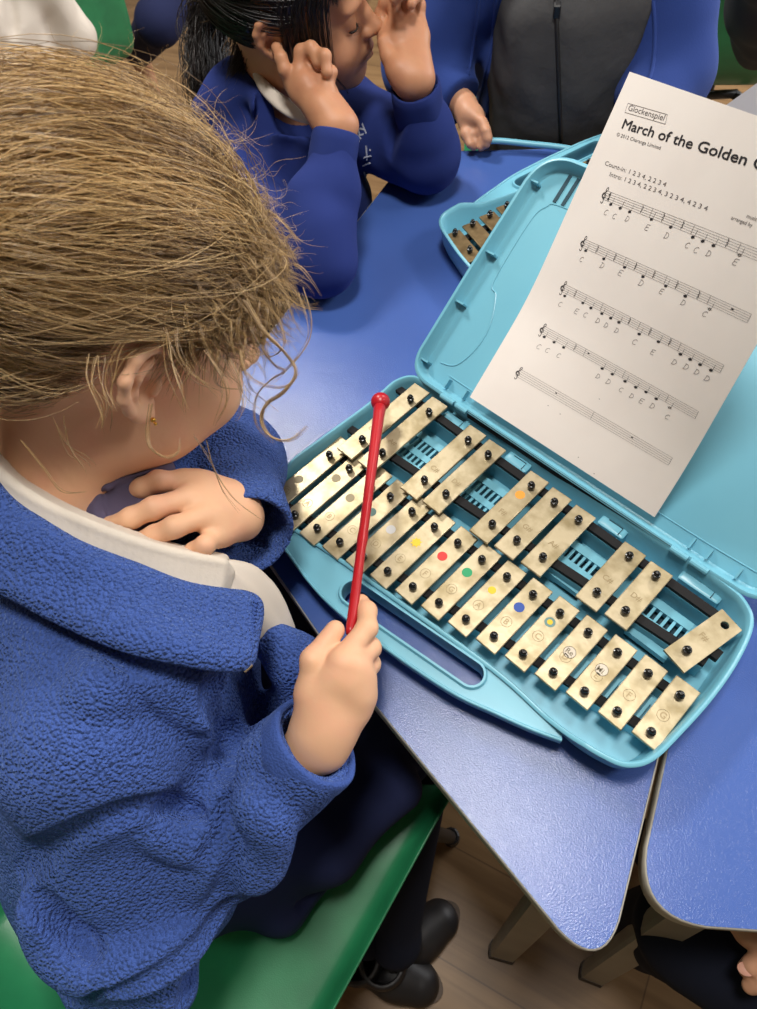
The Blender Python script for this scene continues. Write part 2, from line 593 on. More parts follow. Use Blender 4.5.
def table(name, outer, rad, legs, label):
    c = np.mean(np.array(outer), 0)
    t = empty(name, (c[0], c[1], 0), label, 'table')
    P = rounded(outer, rad, 10)
    m = MB(); th = .024
    loops = [[(x, y, z) for x, y in inset(P, d)] for d, z in ((.0022, TT - .0004), (.0022, TT), )]
    # laminate sheet
    MB().plate([tuple(p) for p in inset(P, .0014)], [], TT - .003, TT).build('laminate_top', M_['laminate'], t)
    e = MB()
    R = [(0.0014, TT - .002), (.0012, TT + .0003), (.0004, TT - .0002), (0, TT - .0012), (0, TT - th + .002), (.0015, TT - th), (.004, TT - th), (.004, TT - .003)]
    L = [[(x, y, z) for x, y in inset(P, d)] for d, z in R]
    e.loft(L + [L[0]])
    autosmooth(e.build('edge_band', M_['edge'], t), 50)
    MB().plate([tuple(p) for p in inset(P, .0035)], [], TT - th + .001, TT - .0032).build('core_board', M_['edge'], t)
    # rails under the top
    Q = inset(P, .045); Q2 = inset(P, .070)
    MB().loft([[(x, y, z) for x, y in l] for l, z in ((Q, TT - th), (Q, TT - th - .035), (Q2, TT - th - .035), (Q2, TT - th))]).build('under_frame', M_['edge'], t)
    for a, b, w, ang in legs:
        a = np.array(a); b = np.array(b)
        cs, sn = math.cos(ang), math.sin(ang)
        X = np.array([cs, sn, 0]) * w / 2; Y = np.array([-sn, cs, 0]) * .010
        rings = []
        for k in np.linspace(0, 1, 2):
            p = a * (1 - k) + b * k
            rings.append([p + X * sx + Y * sy for sx, sy in ((-1, -.5), (-.9, -1), (.9, -1), (1, -.5), (1, .5), (.9, 1), (-.9, 1), (-1, .5))])
        g = MB().loft(rings, True).build('leg', M_['leg_metal'], t)
        f = MB(); d = (a - b) / np.linalg.norm(a - b)
        rings = [[p + (q - b) * s_ for q in rings[1]] for p, s_ in ((b + d * .022, 1.08), (b + V3(0, 0, .0005), 1.08))]
        fo = f.loft(rings, True).build('foot_cap', M_['foot'], t)
        fo.parent = g
    return t


TA = [(-.165, -.005), (.13, -.058), (.446, -.090), (.3325, .212), (.10, .64), (-.02, .80), (-.345, .547)]
table('classroom_table', TA, [.05, .5, .026, .0, .0, .05, .06],
      [((.390, -.040, TT - .026), (.415, -.112, .0), .034, .55),
       ((-.11, .06, TT - .026), (-.16, .03, .0), .050, -.6),
       ((-.28, .50, TT - .026), (-.34, .52, .0), .050, .6),
       ((-.01, .72, TT - .026), (.0, .78, .0), .050, .2)],
      'blue laminate table with grey edge, under the open blue instrument case and the sheet music')
TB = [(.4365, -.047), (.62, .116), (1.10, .50), (.75, .92), (.125, .66), (.3364, .2045)]
table('classroom_table', TB, [.036, 0, .05, .05, .05, .0],
      [((.470, .012, TT - .026), (.518, -.044, .0), .030, .45),
       ((1.0, .48, TT - .026), (1.06, .46, .0), .05, .2), ((.72, .84, TT - .026), (.74, .90, 0), .05, .3),
       ((.22, .62, TT - .026), (.20, .66, 0), .05, .3)],
      'second blue laminate table at the right edge, its rounded corner meeting the first table')

# ------------------------------------------------------------------ glockenspiel
P_ = PITCH


def sh(u, v, z, z0=.042):
    """bar-grid position measured at height z0 -> the real position at height z (metres)"""
    x, y = u * P_, v * P_
    t = (z - z0) / (CAM[2] - TT - z0)
    return np.array([x + (CAM[0] - x) * t, y + (CAM[1] - y) * t, z])


TRAY = [(-.62, -.38), (3.0, .02), (6.0, .33), (9.6, .66), (11.6, .62), (12.6, .60), (13.4, .72), (14.05, .98), (14.45, 1.6), (14.60, 2.8),
        (14.68, 4.2), (14.62, 5.6), (14.38, 6.8), (13.9, 7.35), (13.0, 7.55), (10, 7.62), (6, 7.68), (2, 7.72), (.4, 7.68), (-.3, 7.48),
        (-.62, 6.9), (-.62, 6.2), (-.60, 5.2), (-.74, 3.2), (-.86, 1.2), (-.86, .2)]


def base_case(root):
    P = spline([(u * P_, v * P_) for u, v in TRAY], 6, True)
    u = P[:, 0] / P_; v = P[:, 1] / P_
    front = np.clip((1.6 - v) / .8, 0, 1) * np.clip((12.9 - u) / 1.2, 0, 1)
    rim = .044 - .012 * front
    def ring(d, z): 
        Q = inset(P, d); return [(x, y, zz) for (x, y), zz in zip(Q, np.broadcast_to(z, len(P)))]
    m = MB()
    m.loft([ring(.012, .0), ring(.008, .003), ring(.0035, .016), ring(.001, rim - .008), ring(0, rim - .004), ring(-.0008, rim - .001), ring(.0, rim), ring(.0022, rim + .0002),
            ring(.0034, rim - .0012), ring(.0046, rim - .006), ring(.0075, .011), ring(.0095, .008)])
    b = autosmooth(m.build('case_base', M_['case'], root), 50)
    Q = inset(P, .0095)
    fl_ = MB().plate([tuple(p) for p in Q], [], .0035, .0081).build('case_floor', M_['case'], root)
    # ribs crossing the floor between the bars
    for i in range(1, 15):
        r = MB(); v0, v1 = .175 * i + .05, .175 * i + .9
        r.box(((i - .5) * P_, (v0 + v1) / 2 * P_, .015), (.0012, (v1 - v0) / 2 * P_, .0075))
        r.build('floor_rib', M_['case'], root)
    # carrying handle on the front side: flange with a long slot
    out = spline([(-.7, -.33), (.2, -.62), (1.65, -.92), (3.9, -1.22), (6.3, -1.08), (9.0, -.68), (10.5, -.22), (11.5, .12), (12.35, .48)], 6)
    back = np.array([(12.2, .70), (9.6, .78), (6.0, .45), (3.0, .12), (-.5, -.28)])
    outer = [tuple(p * P_) for p in np.concatenate([out, back])]
    hl = rounded([(4.05, -.62), (4.75, -.90), (9.55, -.16), (9.75, .60), (9.0, .60), (4.35, .12)], .012, 6) if False else None
    A = np.array([(4.55, -.42)]); B = np.array([(9.2, .17)])
    d = (B - A)[0]; d = d / np.linalg.norm(d); nrm = np.array([-d[1], d[0]])
    def slot(r0, r1):
        L = []
        a0 = math.atan2(nrm[1], nrm[0])
        for k in range(13):
            a = a0 + math.pi * k / 12; L.append(tuple((A[0] + r0 * np.array([math.cos(a), math.sin(a)])) * P_))
        for k in range(13):
            a = a0 + math.pi + math.pi * k / 12; L.append(tuple((B[0] + r1 * np.array([math.cos(a), math.sin(a)])) * P_))
        return L
    h = MB()
    h.plate(outer, [slot(.40, .38)[::-1]], .017, .0285)
    # raised lips round the slot and along the outer edge
    for r in (0,):
        L = [slot(a, a - .02) for a in (.40, .40, .47, .52)]
        zs = (.010, .0315, .0315, .0285)
        h.loft([[(x, y, z) for x, y in l] for l, z in zip(L, zs)])
    oo = np.array(outer)[:len(out)]
    e = [(x, y, .0285) for x, y in oo]
    hb = autosmooth(h.build('handle', M_['case'], root), 40)
    lip = MB().tube(e, .0016, 8).build('handle_lip', M_['case'], root); autosmooth(lip, 60); lip.parent = hb
    # rails with felt under the bars
    for (a, b, z) in (((-.3, .0), (14.3, 2.22), .024), ((-.3, 2.85), (14.3, 3.55), .024), ((-.2, 4.02), (14.0, 4.90), .031), ((-.2, 6.62), (14.0, 6.36), .031)):
        a3 = sh(*a, z); b3 = sh(*b, z); c = (a3 + b3) / 2; dd = b3 - a3; L = np.linalg.norm(dd[:2]); an = math.atan2(dd[1], dd[0])
        R = np.array([[math.cos(an), -math.sin(an), 0], [math.sin(an), math.cos(an), 0], [0, 0, 1]])
        rl = MB().box((c[0], c[1], (z + .008) / 2), (L / 2, .0042, (z - .008) / 2), R).build('rail', M_['case'], root)
        fe = MB().box((c[0], c[1], z + .0022), (L / 2, .0040, .0022), R).build('felt_strip', M_['felt'], root); fe.parent = rl
    # slotted panels between the upper rails
    for u0, u1 in ((-.35, 14.1),):
        pass
    for (uc, w, ns) in ((2.4, .62, 6), (5.4, .62, 6), (9.4, .62, 6), (12.45, .68, 6)):
        vb, vt = 4.45 + .05 * uc / 2, 6.2
        g = MB()
        x0 = sh(uc, 5.3, .024)[0]
        hw = w * P_ * 1.05
        g.box((x0, 5.30 * P_, .0185), (hw, .0035, .0035))
        g.box((x0, 6.02 * P_, .0185), (hw, .0040, .0035))
        g.box((x0, (4.72) * P_, .0185), (hw, .0035, .0035))
        n = 7
        for k in range(n):
            g.box((x0 - hw + 2 * hw * k / (n - 1), 5.37 * P_, .018), (.0013, .0175, .003))
        gr = g.build('slotted_grille', M_['case'], root)
        s_ = MB().box((x0, 5.37 * P_, .0092), (hw, .0195, .0008)).build('dark_recess', M_['dark'], root); s_.parent = gr
    for (u0, u1) in ((1.9, 3.0), (4.9, 5.9), (8.9, 9.9), (11.9, 13.3)):
        c = sh((u0 + u1) / 2, 6.98, .03)
        q = MB().box((c[0], c[1] + .002, .019), ((u1 - u0) / 2 * P_, .0068, .0105), bev=.002)
        ob = autosmooth(q.build('clip_block', M_['case'], root), 40)
        ln = MB().tube([(c[0] - (u1 - u0) * .25 * P_, c[1] + .004, .0297), (c[0] + (u1 - u0) * .3 * P_, c[1] + .004, .0297), (c[0] + (u1 - u0) * .3 * P_, c[1] - .004, .0297)], .0005, 6)
        l2 = ln.build('seam_line', M_['dark'], root); l2.parent = ob


NOTES = 'GABCDEFGABCDEFG'
ACC = [(.42, 'G#'), (1.42, 'A#'), (3.42, 'C#'), (4.39, 'D#'), (6.38, 'F#'), (7.38, 'G#'), (8.4, 'A#'), (10.4, 'C#'), (11.4, 'D#'), (13.4, 'F#')]
STK = {0: ('s_grey', 1.25), 1: ('s_grey', 2.2), 2: ('s_grey', 1.95), 3: ('s_teal', 2.05), 4: ('s_pale', 2.0), 5: ('s_yellow', 2.22), 6: ('s_red', 2.42), 7: ('s_green', 2.52), 8: ('s_yellow', 2.58),
       9: ('s_blue', 2.70), 10: ('s_teal', 2.95)}
_font = None


def text_poly(s, size, bold=0.0, shear=0.0):
    cu = bpy.data.curves.new('txt', 'FONT'); cu.body = s; cu.size = size; cu.offset = bold; cu.shear = shear
    cu.resolution_u = 3
    ob = bpy.data.objects.new('txt', cu); COL.objects.link(ob)
    dg = bpy.context.evaluated_depsgraph_get(); dg.update()
    me = ob.evaluated_get(dg).to_mesh()
    V = np.array([v.co[:] for v in me.vertices]).reshape(-1, 3); F = [tuple(p.vertices) for p in me.polygons]
    ob.evaluated_get(dg).to_mesh_clear()
    bpy.data.objects.remove(ob); bpy.data.curves.remove(cu)
    return V[:, :2], F


def pin_mb(c, zt):
    m = MB()
    m.lathe([(.0016, zt - .016), (.0017, zt - .0085), (.0034, zt - .0075), (.0036, zt - .0040), (.0034, zt - .0032), (.0024, zt - .0028), (.0026, zt - .0012), (.0018, zt), (.0004, zt + .0003)], (c[0], c[1], 0), 14)
    return m


def disc(c, r, z, n=20, h=.0002):
    m = MB(); m.lathe([(r * .97, z), (r, z + h * .5), (r * .97, z + h)], (c[0], c[1], 0), n)
    return m


def bars(root, detail, bm_):
    for i in range(15):
        zt = .0345
        vb, vt = -.56 + .176 * i, 3.66 + .0025 * i * i
        a = sh(i - .39, vb, zt, .038); b = sh(i + .39, vt, zt, .038)
        c = (a + b) / 2; w = .39 * P_; hl = abs(b[1] - a[1]) / 2
        bar = autosmooth(MB().box((c[0], c[1], zt - .0014), (w, hl, .0014), bev=.0006).build('natural_bar', bm_, root), 30)
        zt2 = .044
        for v in (.16 * i, 2.75 + .065 * i):
            q = sh(i, v, zt2 - .003)
            autosmooth(pin_mb(q, zt2).build('pin', M_['pin'], root), 50).parent = bar
        if detail:
            if i in STK:
                nm, v = STK[i]
                q = sh(i - .04, v, zt, .040)
                sk = disc(q, .0046 if nm != 's_yellow' else .0036, zt)
                sk.build('sticker', M_[nm], root).parent = bar
                if i == 5:
                    pts = []
                    for k in range(16):
                        a_ = k * math.pi / 8; r_ = .0056 if k % 2 == 0 else .0034
                        pts.append((q[0] + r_ * math.cos(a_), q[1] + r_ * math.sin(a_)))
                    MB().plate(pts, [], zt, zt + .00015).build('sticker', M_[nm], root).parent = bar
                if i == 10:
                    disc((q[0], q[1]), .0024, zt + .0002).build('sticker', M_['s_yellow'], root).parent = bar
            if i in (11, 12):
                v = 2.58 + .2 * (i - 11)
                q = sh(i - .02, v, zt, .040)
                disc(q, .0052, zt).build('sticker', M_['s_white'], root).parent = bar
                rr = [(q[0] + .0050 * math.cos(t), q[1] + .0050 * math.sin(t), zt + .0003) for t in np.linspace(0, 6.283, 25)]
                MB().tube(rr, .00022, 6).build('sticker_ring', M_['letter2'], root).parent = bar
                TV, TF = text_poly('Re' if i == 11 else 'Mi', .0062, .00008)
                TV = TV - TV.mean(0)
                MB().add(np.c_[TV + q[:2], np.full(len(TV), zt + .0003)], TF).build('sticker_text', M_['letter2'], root).parent = bar
            # engraved note name in its ring
            q = sh(i - .02, .16 * i + (.62 if i != 10 else .75), zt, .040)
            TV, TF = text_poly(NOTES[i], .0072, .0001); TV = TV - (TV.max(0) + TV.min(0)) / 2
            MB().add(np.c_[TV + q[:2], np.full(len(TV), zt + .0002)], TF).build('note_letter', M_['letter'], root).parent = bar
            rr = [(q[0] + .0046 * math.cos(t), q[1] + .0046 * math.sin(t), zt + .0001) for t in np.linspace(0, 6.283, 21)]
            MB().tube(rr, .00018, 6).build('letter_ring', M_['letter'], root).parent = bar
    for k, (u, nt_) in enumerate(ACC):
        zt = .0415
        if k == 9:
            cs = [(13.46, 6.74), (12.93, 4.48), (13.73, 4.28), (14.23, 6.52)]
            pts = [tuple(sh(*c, zt + .002)[:2]) for c in cs]
            hc = sh(13.79, 6.33, zt + .002)
            hole = [(hc[0] + .0034 * math.cos(t), hc[1] + .0034 * math.sin(t)) for t in np.linspace(0, 2 * math.pi, 17)[:-1]]
            bar = MB().plate(pts, [hole[::-1]], zt - .0008, zt + .002).build('sharp_bar', bm_, root)
            q = sh(13.42, 4.97, .050)
            autosmooth(pin_mb(q, .052).build('pin', M_['pin'], root), 50).parent = bar
            q2 = sh(13.55, 5.55, zt); zt_ = zt + .002; ang = -.23
            pn_ = sh(14.05, 5.35, .034)
            bb = MB().box((pn_[0], pn_[1], .034), (.004, .0045, .003)).build('loose_felt', M_['felt'], root)
        else:
            a = sh(u - .4, 3.08 + .103 * u, zt); b = sh(u + .4, 7.36 - .055 * u, zt)
            c = (a + b) / 2; w = .4 * P_; hl = abs(b[1] - a[1]) / 2
            bar = autosmooth(MB().box((c[0], c[1], zt - .0014), (w, hl, .0014), bev=.0006).build('sharp_bar', bm_, root), 30)
            for v in (4.03 + .068 * u, 6.68 - .021 * u):
                q = sh(u, v, .048)
                autosmooth(pin_mb(q, .051).build('pin', M_['pin'], root), 50).parent = bar
            q2 = sh(u, 4.03 + .068 * u + .55, zt); zt_ = zt; ang = 0
        if detail:
            TV, TF = text_poly(nt_, .0072, .0001); TV = TV - (TV.max(0) + TV.min(0)) / 2
            TV = TV @ np.array([[math.cos(ang), math.sin(ang)], [-math.sin(ang), math.cos(ang)]])
            MB().add(np.c_[TV + q2[:2], np.full(len(TV), zt_ + .0002)], TF).build('note_letter', M_['letter'], root).parent = bar
            if k == 4:
                q = sh(6.36, 5.95, zt)
                disc(q, .0046, zt).build('sticker', M_['s_orange'], root).parent = bar


LID_A = math.radians(35.2)


def lid(root):
    hv, hz = .1990, .0445
    es = np.array([0, math.cos(LID_A), math.sin(LID_A)]); en = np.array([0, -math.sin(LID_A), math.cos(LID_A)]); o = np.array([0, hv, hz])
    fn = lambda x, y, z: o + np.array([x, 0, 0]) + es * y + en * z
    out = rounded([(-.60, .05), (1.5, .0), (12.6, .0), (14.5, .05), (14.55, 4.5), (14.45, 9.2), (11, 9.45), (2.5, 9.45), (-.50, 9.4), (-.60, 4.5)], [.026, 0, 0, .026, .3, .034, .1, .1, .030, .3], 8) * [P_ if 0 else 1, 1] if False else \
        rounded(np.array([(-.60, .05), (1.5, .0), (12.6, .0), (14.5, .05), (14.55, 4.5), (14.45, 9.2), (11, 9.45), (2.5, 9.45), (-.50, 9.4), (-.60, 4.5)]) * P_, [.026, 0, 0, .026, .3, .034, .1, .1, .034, .3], 8)
    def ring(d, z): return [fn(x, y, z) for x, y in inset(out, d)]
    m = MB()
    D = -.014
    m.loft([ring(.010, D - .003), ring(.003, D), ring(0, -.004), ring(-.0008, -.001), ring(.0002, .0), ring(.0026, .0), ring(.0034, -.0012), ring(.005, D + .002), ring(.008, D)])
    b = autosmooth(m.build('lid', M_['case'], root), 50)
    pl = MB().plate([tuple(p) for p in inset(out, .0078)], [], D - .003, D + .0002, fn).build('lid_panel', M_['case'], root)
    pl.parent = b
    # ribs bridging rim and panel
    r = MB()
    for s_ in (.75, 3.3, 5.4, 8.3):
        x = inset(out, .009)[:, 0].min()
        r.box((0, 0, 0), (.0052, .0009, .005)); r.V[-1] = np.array([fn(x + .0005 + q[0], s_ * P_ + q[1], D + .0055 + q[2]) for q in r.V[-1]])
    for uu in (1.1, 2.0, 11.6, 12.2, 13.2):
        r.box((0, 0, 0), (.0009, .0052, .004)); r.V[-1] = np.array([fn(uu * P_ + q[0], .0125 + q[1], D + .0045 + q[2]) for q in r.V[-1]])
    r.build('rim_ribs', M_['case'], root).parent = b
    # embossed lines
    e = MB()
    e.tube([fn(x * P_, y * P_, D + .0004) for x, y in spline([(.25, 1.0), (.9, 1.25), (1.25, 2.2), (1.2, 3.2), (.75, 4.2), (.35, 4.6), (.3, 7.0), (.55, 7.75), (1.2, 8.0), (5, 8.0), (10, 8.0)], 6)], .0007, 6)
    e.tube([fn(x * P_, y * P_, D + .0004) for x, y in spline([(.9, .75), (6, .72), (12.8, .75), (13.6, 1.2), (13.8, 4), (13.8, 7)], 6)], .0007, 6)
    e.build('embossed_line', M_['case'], root).parent = b
    # slots at the far side
    s2 = MB()
    for k in range(2):
        x0 = .75 + .36 * k
        s2.box((0, 0, 0), (.0018, .014, .0005)); s2.V[-1] = np.array([fn(x0 * P_ + q[0], 8.55 * P_ + q[1], D + .0008 + q[2]) for q in s2.V[-1]])
    s2.build('lid_slot', M_['dark'], root).parent = b
    # hinge: barrel segments and dark gap
    for u0, u1 in ((1.3, 1.95), (2.05, 2.6), (11.2, 11.8), (11.9, 12.5)):
        MB().tube([(u0 * P_, hv - .0005, hz), (u1 * P_, hv - .0005, hz)], .0028, 10).build('hinge_barrel', M_['case'], root)
    MB().box((6.9 * P_, hv + .0010, hz - .004), (4.3 * P_, .0008, .0045)).build('hinge_gap', M_['felt'], root)


def glockenspiel(org, rot, label, with_lid, detail, bm_):
    r = empty('glockenspiel', (0, 0, 0), label, 'glockenspiel')
    base_case(r); bars(r, detail, bm_)
    if with_lid: lid(r)
    r.location = org; r.rotation_euler = (0, 0, rot)
    return r


glockenspiel((0, 0, TT), 0, 'open light blue glockenspiel with champagne metal bars and raised lid, before the blonde child', True, True, M_['bar'])
ang = math.radians(-110.5)
q = np.array([14 * P_, 2.24 * P_]); w_ = np.array([-.133, .407]); cs, sn = math.cos(ang), math.sin(ang)
loc = w_ - np.array([cs * q[0] - sn * q[1], sn * q[0] + cs * q[1]])
glockenspiel((loc[0], loc[1], TT), ang, 'second light blue glockenspiel with dull brass bars, half hidden behind the raised lid', False, False, M_['bar_old'])

# ------------------------------------------------------------------ sheet music
def smst(x, a, b):
    t = np.clip((x - a) / (b - a), 0, 1); return t * t * (3 - 2 * t)


_bs = np.arange(298) * .001
_prof = []
for (a0, a1, b0, b1) in ((40, 56, .06, .15), (62, 77, 0, .10)):
    th = np.radians(a0 + (a1 - a0) * smst(_bs, b0, b1))
    _prof.append(np.stack([np.concatenate([[0], np.cumsum(np.cos(th[:-1])) * .001]), np.concatenate([[0], np.cumsum(np.sin(th[:-1])) * .001])], 1))


def sheet(a, b, off=0.):
    def p(a, b):
        t = np.asarray(a, float) / .21; i = np.clip(np.asarray(b, float) / .001, 0, 296.99); k = i.astype(int); f = (i - k)[..., None]
        L = _prof[0][k] * (1 - f) + _prof[0][k + 1] * f; R = _prof[1][k] * (1 - f) + _prof[1][k + 1] * f
        v = L * (1 - t[..., None]) + R * t[..., None]
        return np.stack([.0640 + np.asarray(a) * .995, .2088 + v[..., 0], .6545 + v[..., 1]], -1)
    a = np.atleast_1d(np.asarray(a, float)); b = np.atleast_1d(np.asarray(b, float))
    P = p(a, b)
    if off:
        e = .002
        du = p(a + e, b) - p(a - e, b); dv = p(a, b + e) - p(a, b - e)
        dv = np.where(np.linalg.norm(dv, axis=-1, keepdims=True) < 1e-9, p(a, b) - p(a, b - e), dv)
        n = np.cross(du, dv); n /= np.linalg.norm(n, axis=-1, keepdims=True)
        P = P + n * off
    return P


sm_ = empty('sheet_music', sheet(.105, 0)[0], 'white printed sheet music leaning against the raised blue lid', 'sheet music')
na, nb = 22, 60
A_, B_ = np.meshgrid(np.linspace(0, .21, na), np.linspace(0, .297, nb))
V = np.concatenate([sheet(A_.ravel(), B_.ravel()), sheet(A_.ravel(), B_.ravel(), -.00025)])
F = []
for j in range(nb - 1):
    for i in range(na - 1):
        k = j * na + i; F.append((k, k + 1, k + na + 1, k + na)); k += na * nb; F.append((k, k + na, k + na + 1, k + 1))
mesh('paper_page', V, F, M_['paper'], sm_)


def ink(name, polys, m, off=.0002):
    """polys: list of (V2, faces) in page coordinates"""
    mb = MB()
    for V2, F_ in polys:
        V2 = np.asarray(V2); mb.add(sheet(V2[:, 0], V2[:, 1], off), F_)
    return mesh(name, np.concatenate(mb.V), mb.F, m, sm_, smooth=False)


def stroke(pts, w):
    P = np.array(pts, float)
    T = np.gradient(P, axis=0); T /= np.linalg.norm(T, axis=1)[:, None] + 1e-12
    N = np.stack([-T[:, 1], T[:, 0]], 1) * np.broadcast_to(np.array(w, float) / 2, (len(P),))[:, None]
    V = np.concatenate([P + N, P - N]); n = len(P)
    return V, [(i + n, i + n + 1, i + 1, i) for i in range(n - 1)]


def line(a, b, w, n=2): return stroke([np.array(a) * (1 - t) + np.array(b) * t for t in np.linspace(0, 1, n)], w)


def txt(s, x, y, size, rot=0., bold=0., sx=1.):
    V2, F_ = text_poly(s, size, bold)
    V2 = V2 * [sx, 1]; c, s2 = math.cos(rot), math.sin(rot)
    return V2 @ np.array([[c, s2], [-s2, c]]) + [x, y], F_


SL = .075
def width_of(s, size): 
    V2, _ = text_poly(s, size); return V2[:, 0].max()


t_ = txt('March of the Golden C', .0180, .2600, .0098, SL, .00010, (.1565 - .018) / width_of('March of the Golden C', .0098))
t_ = txt('March of the Golden C', .0180, .2600, .0098, SL, 0, (.1565 - .018) / width_of('March of the Golden C', .0098))
ink('title_text', [t_] + [(t_[0] + [dx, dy], t_[1]) for dx, dy in ((.00028, 0), (.0, .00022), (-.00025, .0001), (.0001, -.0002))], M_['ink'])
gs = 'Glockenspiel'
box = [line((.0140, .2772), (.0590, .2798), .0003, 6), line((.0150, .2708), (.0610, .2738), .0003, 6), line((.0140, .2772), (.0150, .2708), .0003), line((.0590, .2798), (.0610, .2738), .0003)]
ink('instrument_name', [txt(gs, .0165, .2728, .0058, .06, 0, .0415 / width_of(gs, .0058))] + box, M_['ink2'])
ink('copyright_line', [txt('© 2012 Charanga Limited', .0170, .2538, .0036, .075, 0, .050 / width_of('© 2012 Charanga Limited', .0036))], M_['ink2'])
ci = 'Count-in: 1 2 3 4, 2 2 3 4'; it = 'Intro: 1 2 3 4, 2 2 3 4, 3 2 3 4, 4 2 3 4'
ink('count_in_text', [txt(ci, .0180, .2318, .0046, .075, 0, .069 / width_of(ci, .0046)), txt(it, .0280, .2262, .0046, .085, 0, .102 / width_of(it, .0046))], M_['ink2'])
ink('credit_text', [txt('music by', .160, .2420, .0036, .07), txt('arranged by', .150, .2370, .0036, .07)], M_['ink2'])

# systems: y of the top line at x=.032, slope, staff height; notes, rests, bars, letters
SYS = [
    dict(y=.2158, s=.083, x1=.205, h=.0068, notes=[(.043, 0), (.054, 0), (.0645, 0), (.0875, 1), (.107, 1), (.1285, 0), (.1375, 0), (.147, 0)], half=[(.1685, 1)],
         rests=[.075, .097, .116, .156], bars=[.0845, .1255, .1655], time=True, dots=[],
         let='C C D E D C C D E'.split(), lx=[(.042, .2015), (.052, .202), (.0655, .205), (.0875, .2065), (.107, .208), (.1275, .209), (.136, .209), (.1465, .211), (.1685, .2145)]),
    dict(y=.1752, s=.086, x1=.1965, h=.0066, notes=[(.0385, 0), (.060, 0), (.083, 1), (.103, 0), (.1255, 1), (.1445, 0)], half=[(.167, -1)], rests=[.0495, .070, .0925, .1115, .134, .154], bars=[.0805, .123, .163],
         dots=[.1825], let='C D E D E D C'.split(), lx=[(.0385, .160), (.0615, .1645), (.082, .167), (.104, .1685), (.1245, .171), (.1455, .172), (.1655, .173)]),
    dict(y=.1348, s=.077, x1=.1968, h=.0068, notes=[(.038, -1), (.059, 1), (.069, 0), (.0815, 0), (.0915, 0), (.1005, 0), (.1225, -1), (.141, 1), (.1625, 0), (.1715, 0), (.1805, 0), (.190, 0)], half=[],
         rests=[.0475, .109, .1305, .150], bars=[.0785, .119, .159], dots=[], let='C E C D D D C E D D D D'.split(),
         lx=[(.0375, .118), (.057, .1205), (.067, .122), (.081, .1235), (.0905, .124), (.102, .125), (.122, .125), (.141, .126), (.161, .1285), (.1715, .1305), (.181, .1315), (.1905, .1315)]),
    dict(y=.0938, s=.062, x1=.1970, h=.0070, notes=[(.038, 0), (.050, 0), (.0615, 0), (.1055, 0), (.1165, 0), (.130, 0), (.141, 0), (.151, 1), (.1615, 0)], half=[(.175, -1)], rests=[.072], bars=[.083, .126, .1695], dots=[.087],
         let='C C C D D C D E D C'.split(), lx=[(.038, .0755), (.048, .077), (.061, .0785), (.1055, .082), (.1165, .083), (.1305, .083), (.1415, .0835), (.1515, .0845), (.1615, .086), (.177, .085)]),
    dict(y=.0488, s=.042, x1=.1970, h=.0078, notes=[], half=[], rests=[], bars=[.118], dots=[.077, .159], let=[], lx=[]),
]


def oval(c, rx, ry, rot, n=12):
    return [(c[0] + rx * math.cos(a) * math.cos(rot) - ry * math.sin(a) * math.sin(rot), c[1] + rx * math.cos(a) * math.sin(rot) + ry * math.sin(a) * math.cos(rot)) for a in np.linspace(0, 2 * math.pi, n + 1)[:-1]]


